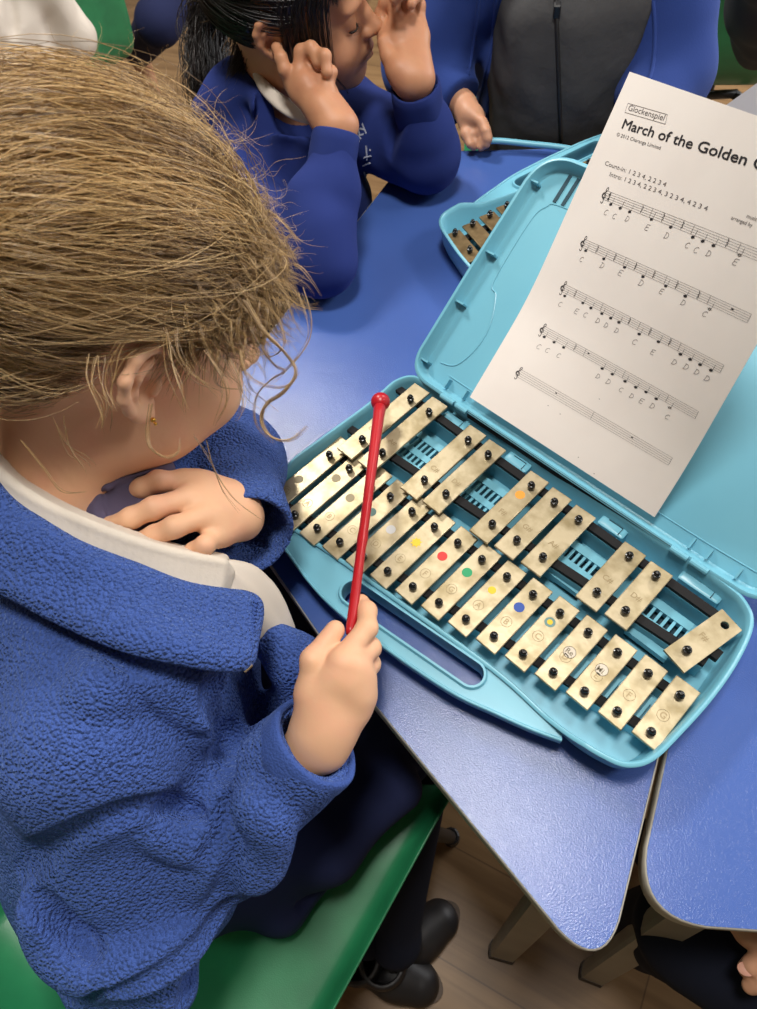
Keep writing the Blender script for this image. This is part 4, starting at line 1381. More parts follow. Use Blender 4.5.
def pulled_hair(T, c0, R0, hl, knot, nlock, per, lift, wav, r_, m=16, spread=.05, seed=1, lo=0., twist=1.):
    g = np.random.default_rng(seed)
    az = g.uniform(-150, 150, nlock); tt = g.uniform(0, 1, nlock) ** 1.3
    e0 = hairline(az, hl); el = e0 + (88 - e0) * tt * .95
    A = dirv(az, el); K = np.broadcast_to(np.array(knot) / np.linalg.norm(knot), A.shape) + g.normal(0, .10, A.shape)
    K /= np.linalg.norm(K, axis=1, keepdims=True)
    L = lo + g.uniform(0, 1, nlock) ** .8 * lift
    t = np.linspace(0, 1, m); P = []; tones = []; rads = []
    for s in range(per):
        a = A + g.normal(0, spread, A.shape); a /= np.linalg.norm(a, axis=1, keepdims=True)
        k = K + g.normal(0, spread * .6, A.shape); k /= np.linalg.norm(k, axis=1, keepdims=True)
        D = slerp(a, k, t)
        ph = g.uniform(0, 6.28, (nlock, 1)); fr = g.uniform(3, 7, (nlock, 1))
        l = L * g.uniform(.7, 1.15, nlock)
        rad = 1.01 + (l[:, None] * np.sin(np.pi * np.clip(t * .9 + .06, 0, 1))[None] ** .55) + wav * .35 * np.sin(ph + fr * t[None])
        side = np.cross(D[:, 0], D[:, -1]); side /= np.linalg.norm(side, axis=1, keepdims=True) + 1e-9
        D = D + side[:, None] * (wav * np.sin(ph * 1.7 + fr * .8 * t[None]) * np.sin(np.pi * t)[None])[..., None]
        Q = np.array(c0) + D * np.array(R0) * rad[..., None]
        P.append(Q); rads.append(g.uniform(.6, 1.2, nlock) * r_)
        band = .30 * np.sin(np.radians(el) * 9 + 2.2 * np.sin(np.radians(az) * 2.3)) + .12 * np.sin(np.radians(el) * 23 + az * .05)
        tones.append(np.clip(TONE[seed % 7][:nlock] * .75 + .12 + band + g.normal(0, .10, nlock), 0, 1))
    P = np.concatenate(P); n, mm, _ = P.shape
    W = np.array(T(0, 0, 0)); Rm = np.stack([T(1, 0, 0) - W, T(0, 1, 0) - W, T(0, 0, 1) - W], 1)
    return W + P @ Rm.T, np.concatenate(tones), np.concatenate(rads)


TONE = [np.clip(np.random.default_rng(50 + i).normal(.50, .30, 20000), 0, 1) for i in range(7)]


def curls(starts, dirs, length, hr, turns, m, g, grav=.5, droop=(0, 0, -1)):
    """loose spiral locks"""
    n = len(starts); t = np.linspace(0, 1, m)
    S0 = np.array(starts); D = np.array(dirs); D /= np.linalg.norm(D, axis=1, keepdims=True)
    Lg = np.asarray(length)[:, None, None]; tt = t[None, :, None]
    C = S0[:, None] + D[:, None] * tt * Lg + np.array(droop) * (tt ** 2) * Lg * grav
    X = np.cross(D, [.2, .3, .9]); X /= np.linalg.norm(X, axis=1, keepdims=True); Y = np.cross(D, X)
    ph = g.uniform(0, 6.28, (n, 1)); tr = np.asarray(turns)[:, None]; h = np.asarray(hr)[:, None] * np.minimum(1, t * 3)[None] * (1 - .3 * t)[None]
    a = ph + tr * 6.283 * t[None] ** .85
    return C + (h * np.cos(a))[..., None] * X[:, None] + (h * np.sin(a))[..., None] * Y[:, None] - (h[:, :1] * np.cos(ph))[..., None] * X[:, None]


def bundle(guide, nst, spread, g, m=None, frizz=.0):
    G = spline(guide, 6) if m is None else np.asarray(guide); mm = len(G); t = np.linspace(0, 1, mm)
    out = []
    for _ in range(nst):
        o = g.normal(0, spread, 3); o2 = g.normal(0, spread, 3)
        w = (np.sin(t * g.uniform(3, 8) + g.uniform(0, 6)))[:, None] * g.normal(0, spread * .6 + frizz, 3)
        out.append(G + o * (1 - t)[:, None] * .8 + o2 * (t)[:, None] * .6 + w * (t * (1.2 - t))[:, None] * 2)
    return np.array(out)


g = np.random.default_rng(11)
c0 = (0, -.010, .036); R0 = np.array([.0765, .0955, .0855])
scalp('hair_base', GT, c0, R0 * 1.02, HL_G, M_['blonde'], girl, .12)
P, tn, rd = pulled_hair(GT, c0, R0, HL_G, (0, -1, .10), 1100, 16, .26, .050, .00032, m=18, spread=.035, seed=1)
strands_mesh('hair', P, tn, rd, M_['blonde'], girl)
P, tn, rd = pulled_hair(GT, c0, R0, HL_G, (0.1, -1, .0), 900, 4, .40, .16, .00024, m=20, spread=.08, seed=2, lo=.05)
strands_mesh('loose_hair', P, np.clip(tn + .15, 0, 1), rd, M_['blonde'], girl)
# curly wisps along the hairline, towards the face side
Ss, Ds, Ls, Hs, Ts = [], [], [], [], []
for _ in range(420):
    az = g.uniform(-30, 84); el = hairline(az, HL_G) + g.uniform(-4, 26)
    d = dirv(az, el); p = np.array(c0) + d * R0 * 1.05
    out_ = d * .75 + np.array([.0, .55, -.25]) + g.normal(0, .45, 3)
    Ss.append(GT(*p)); Ds.append(HR @ out_); Ls.append(g.uniform(.012, .040)); Hs.append(g.uniform(.003, .010)); Ts.append(g.uniform(.8, 2.4))
G = curls(Ss, Ds, Ls, Hs, Ts, 26, g, .5)
P = np.concatenate([bundle(q, 5, .0010, g, 26) for q in G])
strands_mesh('curly_fringe', P, np.clip(g.normal(.42, .2, len(P)), 0, 1), g.uniform(.00010, .00021, len(P)), M_['blonde'], girl)
Ss, Ds, Ls, Hs, Ts = [], [], [], [], []
for _ in range(170):
    az = g.uniform(0, 66); el = hairline(az, HL_G) + g.uniform(-2, 14)
    d = dirv(az, el); p = np.array(c0) + d * R0 * 1.06
    Ss.append(GT(*p)); Ds.append(HR @ (d * .5 + np.array([.0, .25, -.75]) + g.normal(0, .3, 3))); Ls.append(g.uniform(.025, .055)); Hs.append(g.uniform(.004, .010)); Ts.append(g.uniform(.8, 2.0))
G = curls(Ss, Ds, Ls, Hs, Ts, 30, g, .4)
P = np.concatenate([bundle(q, 5, .0012, g, 30) for q in G])
strands_mesh('curly_fringe', P, np.clip(g.normal(.42, .2, len(P)), 0, 1), g.uniform(.00010, .00020, len(P)), M_['blonde'], girl)
# fine frizz on top of the head and around the outline
Ss, Ds, Ls, Hs, Ts = [], [], [], [], []
for _ in range(900):
    az = g.uniform(-110, 110); el = g.uniform(10, 85)
    d = dirv(az, el); p = np.array(c0) + d * R0 * g.uniform(1.15, 1.3)
    Ss.append(GT(*p)); Ds.append(HR @ (d * .5 + np.array([0, -.4, 0]) + g.normal(0, .6, 3))); Ls.append(g.uniform(.015, .045)); Hs.append(g.uniform(.001, .007)); Ts.append(g.uniform(.6, 2.4))
P = curls(Ss, Ds, Ls, Hs, Ts, 18, g, .2)
strands_mesh('frizz', P, np.clip(g.normal(.6, .2, len(P)), 0, 1), g.uniform(.00007, .00012, len(P)), M_['blonde'], girl)
# wisps over the cheek, ear and nape
def px_lock(pts, nst, spread, frizz=0.):
    return bundle(ats(*pts), nst, spread, g, None, frizz)


locks = [
    ([(244, 300, .90), (262, 330, .885), (284, 352, .875), (296, 372, .868), (283, 392, .862), (268, 402, .858), (261, 418, .852), (270, 436, .848), (290, 440, .845), (307, 427, .84)], 16, .0012, 0),
    ([(250, 330, .89), (262, 350, .88), (275, 366, .87), (285, 372, .868), (272, 380, .864), (256, 398, .858), (256, 425, .85), (274, 444, .845)], 5, .0010, 0),
    ([(262, 300, .90), (280, 322, .885), (284, 345, .875), (270, 356, .87), (262, 345, .872), (270, 330, .878)], 4, .0010, 0),
    ([(300, 290, .89), (309, 320, .88), (305, 345, .87), (288, 368, .862), (270, 385, .858)], 5, .0014, 0),
    ([(240, 350, .88), (246, 372, .875), (262, 384, .87), (284, 386, .865), (300, 372, .862)], 4, .0010, 0),
    ([(172, 330, .92), (178, 352, .915), (190, 372, .905), (205, 385, .895), (222, 392, .885)], 5, .0030, .001),
    ([(165, 335, .92), (170, 365, .91), (180, 395, .90), (186, 415, .89)], 4, .0030, .001),
    ([(150, 405, .90), (147, 430, .89), (150, 448, .885), (165, 458, .88), (178, 452, .878), (180, 438, .88)], 4, .0009, 0),
    ([(228, 360, .89), (242, 385, .88), (244, 405, .875), (236, 420, .87)], 6, .0012, .001),
    ([(205, 350, .91), (222, 378, .90), (226, 402, .89), (214, 425, .88)], 4, .0012, .001),
    ([(195, 435, .86), (212, 462, .85), (225, 492, .835), (240, 512, .825)], 2, .0010, 0),
    ([(208, 440, .86), (216, 470, .85), (236, 500, .835), (262, 520, .82)], 2, .0010, 0),
    ([(20, 440, .86), (45, 470, .845), (60, 490, .835), (84, 492, .83)], 3, .0010, .001),
    ([(60, 420, .88), (72, 450, .865), (90, 470, .855)], 5, .0035, .001),
    ([(100, 355, .915), (96, 385, .91), (104, 412, .90), (100, 432, .89)], 7, .0035, .001),
    ([(122, 345, .92), (112, 362, .915), (106, 390, .905), (118, 410, .90)], 6, .0028, .001),
]
Pl = []
for pts, n_, sp_k, fz in locks:
    q = px_lock(pts, n_, sp_k, fz)
    # resample to a common length
    tt = np.linspace(0, 1, q.shape[1]); t2 = np.linspace(0, 1, 48)
    Pl.append(np.stack([[np.interp(t2, tt, s[:, k]) for k in range(3)] for s in q]).transpose(0, 2, 1))
P = np.concatenate(Pl)
strands_mesh('hair_wisps', P, np.clip(g.normal(.35, .18, len(P)), 0, 1), g.uniform(.00014, .00026, len(P)), M_['blonde'], girl)
# fine hair covering the temple and nape
Ss, Ds, Ls, Hs, Ts = [], [], [], [], []
for _ in range(1000):
    az = g.choice([g.uniform(48, 82), g.uniform(100, 150)]); el = hairline(az, HL_G) + g.uniform(-16 if az > 90 else -12, 6)
    d = dirv(az, el); p = np.array(c0) + d * R0 * 1.02
    back = np.array([0, -1, .35]) if az > 90 else np.array([0, -.5, -.5])
    Ss.append(GT(*p)); Ds.append(HR @ (back + d * .15 + g.normal(0, .25, 3))); Ls.append(g.uniform(.015, .04)); Hs.append(g.uniform(.0005, .003)); Ts.append(g.uniform(.2, .8))
P = curls(Ss, Ds, Ls, Hs, Ts, 14, g, .1)
strands_mesh('fine_hair', P, np.clip(g.normal(.5, .2, len(P)), 0, 1), g.uniform(.00012, .00022, len(P)), M_['blonde'], girl)
# ponytail behind the head
kn = GT(0, -.118, .050)
GG = [kn, GT(0, -.150, .045), GT(.005, -.175, .02), GT(.01, -.185, -.03), GT(.01, -.18, -.08)]
P = bundle(GG, 260, .010, g, None, .004)
strands_mesh('ponytail', P, np.clip(g.normal(.5, .2, len(P)), 0, 1), g.uniform(.0004, .0006, len(P)), M_['blonde'], girl)
# ------------------------------------------------------------------ surface probing
from mathutils.bvhtree import BVHTree


def prober(ob):
    me = ob.data; o0 = root_org(ob)
    V = [tuple(np.array(v.co) + o0) for v in me.vertices]
    t = BVHTree.FromPolygons(V, [tuple(p.vertices) for p in me.polygons])
    def hit(x, y):
        d = RC @ np.array([(x - 378.5) / FOC, -(y - 504.5) / FOC, -1.0])
        p, n, i, ds = t.ray_cast(Vector(CAM), Vector(d / np.linalg.norm(d)))
        return (None, None) if p is None else (np.array(p), np.array(n))
    return hit


# ================================================================== moulded chairs
def chair(label, org, yaw, group='green moulded school chairs'):
    r = empty('school_chair', (0, 0, 0), label, 'chair', group)
    prof = spline([(0.012, .318), (.010, .345), (-.012, .366), (-.06, .368), (-.16, .360), (-.26, .358), (-.34, .368), (-.385, .40), (-.41, .46), (-.43, .56), (-.455, .66), (-.462, .70), (-.470, .705), (-.478, .69)], 5)
    nu = 33; V = []
    for k, (y, z) in enumerate(prof):
        sft = np.clip(k / (len(prof) - 1), 0, 1)
        hw = .185 if sft < .5 else .185 - .02 * math.sin((sft - .5) * 3.1)
        if sft > .86: hw *= 1 - (sft - .86) * 1.4
        if sft < .1: hw *= .93 + .7 * sft
        for i in range(nu):
            u = -1 + 2 * i / (nu - 1); au = abs(u)
            x = u * hw; drop = max(0, (au - .86) / .14) ** 2 * .022
            if au > .86: x = np.sign(u) * hw * (.86 + (au - .86) * .75)
            tz = np.gradient(prof, axis=0)[k]; tz = tz / np.linalg.norm(tz); nrm = np.array([tz[1], -tz[0]])   # outward/below
            if sft < .45 or True:
                dish = .006 * (1 - au ** 2)
                V.append((x, y + nrm[0] * (drop + dish), z + nrm[1] * (drop + dish)))
    nv = len(prof); V = np.array(V); F = []
    for k in range(nv - 1):
        for i in range(nu - 1):
            a = k * nu + i; F.append((a, a + 1, a + nu + 1, a + nu))
    ob = mesh('seat_shell', V, np.array(F), M_['chair'], r)
    md = ob.modifiers.new('thickness', 'SOLIDIFY'); md.thickness = .0045; md.offset = 0
    m2 = ob.modifiers.new('round', 'SUBSURF'); m2.levels = 1; m2.render_levels = 1
    for sx in (-1, 1):
        MB().tube(spline([(sx * .135, -.05, .345), (sx * .15, -.045, .325), (sx * .165, -.03, .25), (sx * .175, .0, .012)], 5), .0095, 10).build('leg', M_['chair_leg'], r, smooth=True)
        MB().tube(spline([(sx * .13, -.33, .345), (sx * .15, -.34, .325), (sx * .165, -.38, .25), (sx * .175, -.44, .012)], 5), .0095, 10).build('leg', M_['chair_leg'], r, smooth=True)
        for y in (0, -.44):
            MB().lathe([(.0125, 0), (.0135, .004), (.0125, .03), (.0100, .032)], (sx * .175, y, 0), 12).build('leg_cap', M_['chair_leg'], r)
    for y in (-.05, -.33):
        MB().tube([(-.135, y, .345), (.135, y, .345)], .009, 10).build('seat_bar', M_['chair_leg'], r, smooth=True)
    r.location = org; r.rotation_euler = (0, 0, yaw)
    return r


def copy_tree(o, parent=None):
    c = o.copy(); COL.objects.link(c); c.parent = parent
    for ch in list(o.children): copy_tree(ch, c)
    return c


ch0 = chair('green moulded plastic chair under the blonde person, its rim beside the navy skirt', (.094, -.088, 0), math.radians(12))


def place_chair(label, org, yaw):
    c = copy_tree(ch0); c['label'] = label; c.location = org; c.rotation_euler = (0, 0, yaw)
    return c


place_chair('green moulded plastic chair under the person in the royal blue sweatshirt', (-.475, .545, 0), math.radians(-4))
place_chair('green moulded plastic chair behind the person in the open cardigan', (-.30, .875, 0), math.radians(-141))
place_chair('green moulded plastic chair beside the white shirt at the top left corner', tuple(at(72, 6, .56) * [1, 1, 0] - np.array([math.sin(math.radians(102)), -math.cos(math.radians(102)), 0]) * .44), math.radians(102))
place_chair('green moulded plastic chair past the cardigan elbow at the top right', tuple(at(708, 6, .56) * [1, 1, 0] - np.array([math.sin(math.radians(39)), -math.cos(math.radians(39)), 0]) * .44), math.radians(39))

# ================================================================== child in royal blue sweatshirt
E2 = V3(-.277, .294, .862)
R2 = frame(34, 3, -8)
E2 = at(270, 42, .818)
H2 = E2 - R2 @ (V3(.077, -.008, .002) * .95)
N2 = V3(-.432, .392, .715)
U2 = V3(-.445, .378, .655); C2 = V3(-.445, .375, .57); P2 = V3(-.47, .37, .43)
SR2 = V3(-.385, .262, .650); SL2 = V3(-.425, .485, .660)
ER2 = at(320, 262, .640); EL2_ = at(426, 160, .645)
WR2 = at(337, 126, .752); WL2 = at(414, 80, .758)
S = SDF(H2 - .14, H2 + .15, .0018)
T2 = head_parts(S, H2, R2, .95, ear_s=.84, neck=N2, neck_r=.042)
h2 = S.out()
hr2 = hand_mesh(WR2, ER2 * .35 + WR2 * .65,
                ats((292, 84, .782), (299, 74, .792), (311, 74, .788), (322, 82, .776)),
                [ats((285, 70, .798), (281, 58, .808), (277, 48, .812)), ats((301, 52, .810), (311, 48, .814), (318, 62, .804)),
                 ats((313, 52, .808), (325, 56, .810), (327, 72, .798)), ats((325, 64, .794), (332, 72, .792), (329, 84, .782))],
                ats((322, 106, .770), (327, 90, .780), (328, 76, .790)), r=.0070, palm_r=.0108)
hl2 = hand_mesh(WL2, EL2_ * .3 + WL2 * .7,
                ats((385, 36, .790), (396, 24, .800), (408, 18, .800), (420, 26, .792)),
                [ats((381, 14, .806), (385, 2, .818), (391, -6, .822)), ats((393, 0, .820), (397, -12, .830), (395, -2, .836)),
                 ats((407, -4, .820), (407, -16, .832), (401, -6, .840)), ats((420, 6, .808), (419, -6, .818), (411, 4, .824))],
                ats((397, 70, .770), (388, 56, .780), (383, 42, .790)), r=.0070, palm_r=.0108)
S = SDF((-.66, .12, .02), (-.12, .62, .80), .0045)
S.chain([P2, C2, U2, N2], [.085, .080, .058, .042], .04)
S.chain([U2, SR2, ER2, WR2], [.045, .036, .028, .018], .02)
S.chain([U2, SL2, EL2_, WL2], [.045, .036, .028, .018], .02)
K2 = [V3(-.14, .25, .40), V3(-.15, .42, .40)]; A2 = [V3(-.17, .25, .07), V3(-.18, .42, .07)]
for k_, a_ in zip(K2, A2): S.chain([P2, k_, a_, a_ + V3(.09, 0, -.04)], [.06, .048, .03, .026], .03)
b2 = S.out()
c2 = mesh('person', *join([h2, hr2, hl2, b2]), M_['skin_brown'], None, org=(P2[0], P2[1], 0))
tag(c2, 'dark-haired person in royal blue sweatshirt, elbows on the table, both hands against the head', 'person')
# sweatshirt
S = SDF((-.68, .10, .36), (-.12, .62, .84), .003)
S.chain([P2, C2, U2], [.120, .118, .080], .05)
S.chain([U2, SR2], [.064, .054], .03); S.chain([U2, SL2], [.064, .054], .03)
S.chain([SR2, ER2 + V3(.0, -.004, .006)], [.054, .046], .02)
S.chain([SL2, EL2_ + V3(0, .0, .006)], [.054, .048], .02)
dR2 = WR2 - ER2; dR2 /= np.linalg.norm(dR2); CR2 = WR2 - dR2 * .012
dL2 = WL2 - EL2_; dL2 /= np.linalg.norm(dL2); CL2 = WL2 - dL2 * .012
S.chain([ER2 + V3(0, -.002, .006), CR2 - dR2 * .055, CR2], [.042, .036, .0235], .01)
S.chain([EL2_ + V3(0, 0, .006), CL2 - dL2 * .055, CL2], [.044, .039, .0265], .01)
S.chain(ats((305, 200, .70), (322, 230, .68), (332, 265, .65)), .020, .03)
# creases at the elbow and under the arm
S.noise(.0018, 55, 8)
nk_ = ats((236, 66, .752), (244, 84, .752), (262, 106, .748), (284, 122, .740), (310, 134, .730), (340, 138, .722))
S.cone(N2 + V3(.006, .0, -.012), H2, .046, .050, .006, 's')
S.chain(nk_, .010, .006)
for p_ in nk_: S.cone(p_ - V3(0, 0, .008), U2 + (p_ - N2) * [.9, .9, 0], .011, .03, .02)
S.chain(ats((205, 110, .72), (225, 90, .735), (240, 100, .735)), .018, .03)
cutoff(S, CR2, dR2); cutoff(S, CL2, dL2)
js = mesh('sweatshirt', *S.out(), M_['jumper'], c2)
cuff(CR2 + dR2 * .004, dR2, .0275, 'ribbed_cuff', .052, M_['jumper_rib'], c2)
cuff(CL2 + dL2 * .004, dL2, .0300, 'ribbed_cuff', .052, M_['jumper_rib'], c2)
# polo collar
ca = ats((246, 50, .772), (254, 68, .768), (268, 88, .762), (286, 102, .754), (304, 111, .746), (324, 114, .738))
cb = ats((254, 66, .766), (261, 88, .760), (276, 105, .753), (292, 116, .745), (308, 121, .738), (326, 122, .730))
S = SDF(np.min(ca + cb, 0) - .02, np.max(ca + cb, 0) + .02, .0014)
S.patch(ca, cb, .0022, 30, 8, .003); S.patch(ca, [p + V3(-.008, .008, -.004) for p in ca], .002, 30, 5, .003)
mesh('polo_collar', *S.out(), M_['polo'], c2)
# trousers and legs
S = SDF((-.64, .14, .02), (-.06, .54, .52), .0045)
for k_, a_ in zip(K2, A2): S.chain([P2, k_, a_], [.085, .062, .045], .03)
mesh('trousers', *S.out(), M_['navy2'], c2)
for a_ in A2: shoe(a_ * [1, 1, 0] + V3(-.04, 0, .001), a_ * [1, 1, 0] + V3(.13, 0, .001), parent=c2)
# lips, brow, lashes
def face_detail(T, parent, sc=1., brow=True):
    m = MB()
    m.tube([T(-.016, .0855, -.0500), T(-.006, .0950, -.0478), T(0, .0955, -.0488), T(.006, .0950, -.0478), T(.016, .0855, -.0500)], [.001, .0030, .0027, .0030, .001], 8)
    m.tube([T(-.014, .0845, -.0545), T(0, .0938, -.0560), T(.014, .0845, -.0545)], [.001, .0042, .001], 8)
    m.build('lips', M_['lip'], parent, smooth=True)
    for q in (1, -1):
        b = MB()
        b.tube([T(q * .013, .0845, .0130), T(q * .024, .0860, .0165), T(q * .036, .0800, .0150), T(q * .044, .0700, .0100)], [.0014, .0020, .0017, .0006], 6)
        b.build('eyebrow', M_['black_hair'], parent, smooth=True)
        l = MB()
        arc = [T(q * (.029 + .0128 * math.sin(a)), .0745 + .0134 * math.cos(a) * .98, -.0058 - .0022 * math.cos(a)) for a in np.linspace(-1.05, 1.15, 14)]
        l.tube(arc, [.0004] + [.0011] * 12 + [.0004], 6)
        for k in range(1, 13):
            p = arc[k]; d = R2 @ np.array([q * .25 * (k - 6) / 6, .8, -.55]); l.tube([p, p + d * .0035, p + d * .006 + R2 @ V3(0, .001, .0012)], [.0003, .0002, .0001], 4)
        l.build('eyelashes', M_['black_hair'], parent, smooth=True)


face_detail(T2, c2)
# hair
HL_B = [(0, 36), (30, 30), (50, 12), (66, -10), (78, -22), (86, 14), (98, 10), (106, -34), (125, -50), (150, -54), (180, -56)]
scalp('hair_base', T2, c0, R0 * 1.03, HL_B, M_['dark_strand'], c2, .2)
P, tn, rd = pulled_hair(T2, c0, R0, HL_B, (0, -1, .15), 520, 9, .10, .02, .00045, m=14, spread=.035, seed=3)
strands_mesh('hair', P, tn * .8, rd, M_['dark_strand'], c2)
bl = []
def addl(pts, n_, sp_k):
    q = bundle(pts, n_, sp_k, g); tt = np.linspace(0, 1, q.shape[1]); t2 = np.linspace(0, 1, 30)
    bl.append(np.stack([[np.interp(t2, tt, s_[:, k]) for k in range(3)] for s_ in q]).transpose(0, 2, 1))
for k in range(22):        # fringe
    x = -.060 + .120 * k / 21; e_ = g.uniform(-.004, .004)
    addl([T2(x * .5, .035, .118), T2(x * .8, .078, .095 + e_), T2(x * 1.0, .096 - abs(x) * .4, .060), T2(x * 1.06, .098 - abs(x) * .42, .034 + e_ + abs(x) * .05)], 24, .0022)
for s_ in (1, -1):
    addl([T2(s_ * .050, .060, .085), T2(s_ * .068, .052, .045), T2(s_ * .070, .048, .010), T2(s_ * .066, .052, -.030), T2(s_ * .056, .060, -.060)], 16, .0022)
    addl([T2(s_ * .058, .050, .080), T2(s_ * .074, .034, .040), T2(s_ * .076, .026, .010), T2(s_ * .073, .026, -.015)], 26, .0026)
for k in range(9):
    f_ = k / 8; addl([T2(.058 - .01 * f_, .050 + .03 * f_, .085), T2(.0765 - .012 * f_, .016 + .050 * f_, .045), T2(.077 - .010 * f_, .012 + .050 * f_, .015), T2(.0745 - .008 * f_, .014 + .048 * f_, -.018 - .02 * g.random())], 20, .0026)
addl([T2(.070, .045, .030), T2(.072, .048, -.010), T2(.063, .062, -.045), T2(.050, .070, -.070), T2(.040, .070, -.085)], 5, .0012)
P = np.concatenate(bl)
strands_mesh('fringe', P, np.clip(g.normal(.35, .2, len(P)), 0, 1), g.uniform(.0003, .0005, len(P)), M_['dark_strand'], c2)
tl = [T2(0, -.095, .035), at(225, -20, .78), at(212, 10, .745), at(206, 45, .71), at(208, 80, .68), at(212, 120, .63)]
P = bundle(tl, 900, .022, g, None, .004)
strands_mesh('ponytail', P, np.clip(g.normal(.25, .2, len(P)), 0, 1), g.uniform(.0004, .0007, len(P)), M_['dark_strand'], c2)
mesh('hair_tie', *(lambda S: S.out())(SDF(T2(0, -.115, .055) - .04, T2(0, -.115, .055) + .04, .002).chain([T2(0, -.100, .055), T2(0, -.118, .054)], .016)), M_['felt'], c2)
P = bundle([T2(.066, -.036, .030), at(243, 20, .805), at(247, 45, .785), at(236, 78, .760)], 500, .010, g, None, .003)
strands_mesh('loose_hair', P, np.clip(g.normal(.25, .2, len(P)), 0, 1), g.uniform(.0003, .0006, len(P)), M_['dark_strand'], c2)
# printed crest on the sweatshirt
hit = prober(js)
def decal(name, s_, x0, y0, x1, y1, size, m, parent, hitf, bold=0.0002):
    p0, n0 = hitf(x0, y0); p1, n1 = hitf(x1, y1)
    if p0 is None or p1 is None: return
    ux = p1 - p0; ux /= np.linalg.norm(ux); n = n0 / np.linalg.norm(n0)
    if n @ (CAM - p0) < 0: n = -n
    uy = np.cross(n, ux); uy /= np.linalg.norm(uy)
    TV, TF = text_poly(s_, size, bold)
    V = [p0 + ux * a + uy * b + n * .0022 for a, b in TV]
    return mesh(name, V, TF, m, parent, smooth=False)
decal('printed_letters', 'cky', 358, 146, 371, 122, .020, M_['silver'], c2, hit)
for k_, (a, b, c_, d_) in enumerate(((364, 152, 372, 142), (364, 162, 371, 152), (363, 172, 370, 163))):
    pass
cm = MB()
for (a, b), (c_, d_) in (((366, 146), (367, 160)), ((370, 150), (366, 176)), ((364, 158), (371, 156)), ((363, 166), (370, 163)), ((364, 172), (367, 182))):
    p0, n0 = hit(a, b); p1, n1 = hit(c_, d_)
    if p0 is None or p1 is None: continue
    v_ = (CAM - p0); v_ /= np.linalg.norm(v_); cm.tube([p0 + v_ * .0012, (p0 + p1) / 2 + v_ * .0022, p1 + v_ * .0012], .0011, 6)
if cm.V: cm.build('printed_crest', M_['silver'], c2)

# ================================================================== child in grey top and open cardigan (head above the frame)
B3 = V3(-.262, .800, .43); C3 = V3(-.262, .795, .66); U3 = V3(-.262, .80, .80); N3 = V3(-.262, .805, .88)
f3 = V3(.62, -.78, 0); r3 = V3(-.78, -.62, 0)      # facing, own right (image left)
SR3 = U3 + r3 * .125 + V3(0, 0, -.01); SL3 = U3 - r3 * .112 + V3(0, 0, -.01)
ER3 = at(425, 70, .66); EL3 = at(668, 76, .66)
WR3 = at(462, 104, .640); WL3 = at(625, 150, .64)
R3 = frame(math.degrees(math.atan2(f3[1], f3[0])), 18)
H3 = N3 + V3(.03, -.04, .115)
S = SDF(H3 - .14, H3 + .15, .003)
T3 = head_parts(S, H3, R3, 1.0, neck=N3, neck_r=.042)
h3 = S.out()
hr3 = hand_mesh(WR3, ER3 * .4 + WR3 * .6, ats((468, 112, .648), (474, 114, .645), (478, 118, .640), (477, 123, .634)),
                [ats((482, 122, .642), (486, 131, .636), (488, 139, .628)), ats((484, 127, .637), (487, 137, .629), (486, 144, .621)),
                 ats((481, 132, .630), (483, 141, .622), (481, 147, .616)), ats((474, 134, .626), (476, 142, .618), (474, 147, .613))],
                ats((466, 122, .634), (466, 134, .626), (470, 144, .618)), r=.0062, palm_r=.0085, h=.0012)
S = SDF((-.60, .50, .02), (.12, 1.05, .95), .005)
S.chain([B3, C3, U3, N3], [.09, .085, .06, .042], .04)
S.chain([U3, SR3, ER3, WR3], [.045, .036, .028, .018], .02)
S.chain([U3, SL3, EL3, WL3], [.045, .036, .028, .018], .02)
K3 = [B3 + f3 * .27 + r3 * .07 + V3(0, 0, -.02), B3 + f3 * .27 - r3 * .07 + V3(0, 0, -.02)]
A3 = [k + V3(0, 0, -.34) - f3 * .02 for k in K3]
for k_, a_ in zip(K3, A3): S.chain([B3, k_, a_, a_ + f3 * .09 + V3(0, 0, -.03)], [.06, .048, .03, .024], .03)
c3 = mesh('person', *join([h3, hr3, S.out()]), M_['skin_c3'], None, org=(B3[0], B3[1], 0))
tag(c3, 'person in charcoal zip top under an open blue cardigan at the far table edge', 'person')
S = SDF((-.48, .58, .40), (-.02, 1.0, .92), .003)
S.chain([B3, C3, U3], [.105, .105, .080], .05)
S.chain([U3, SR3], [.06, .05], .03); S.chain([U3, SL3], [.06, .05], .03)
S.box((B3 + U3) / 2 + f3 * .05, (.10, .055, .16), np.stack([r3, f3, V3(0, 0, 1)], 1), .04, .03)
for a, b in (((500, 60, .77), (600, 95, .72)), ((510, 100, .72), (590, 60, .77)), ((520, 40, .80), (620, 60, .75)), ((505, 130, .68), (600, 125, .69))):
    S.chain(ats(a, b), .004, .016, 's')
S.noise(.0022, 70, 2)
S.cone(N3, H3, .046, .05, .006, 's')
gt3 = mesh('zip_top', *S.out(), M_['grey_top'], c3)
hit3 = prober(gt3)
z3 = []
for y in range(-60, 150, 6):
    p, n = hit3(556 + (y - 0) * .035, y)
    if p is not None: v_ = CAM - p; z3.append(p + v_ / np.linalg.norm(v_) * .0012)
if len(z3) > 3:
    MB().tube(z3, .0028, 8).build('front_zip', M_['zip'], c3, smooth=True)
p, n = hit3(557, 10)
if p is not None:
    v_ = CAM - p; p = p + v_ / np.linalg.norm(v_) * .006
    MB().box(p, (.0045, .0045, .009), R3, bev=.002).build('zip_pull', M_['zip'], c3)
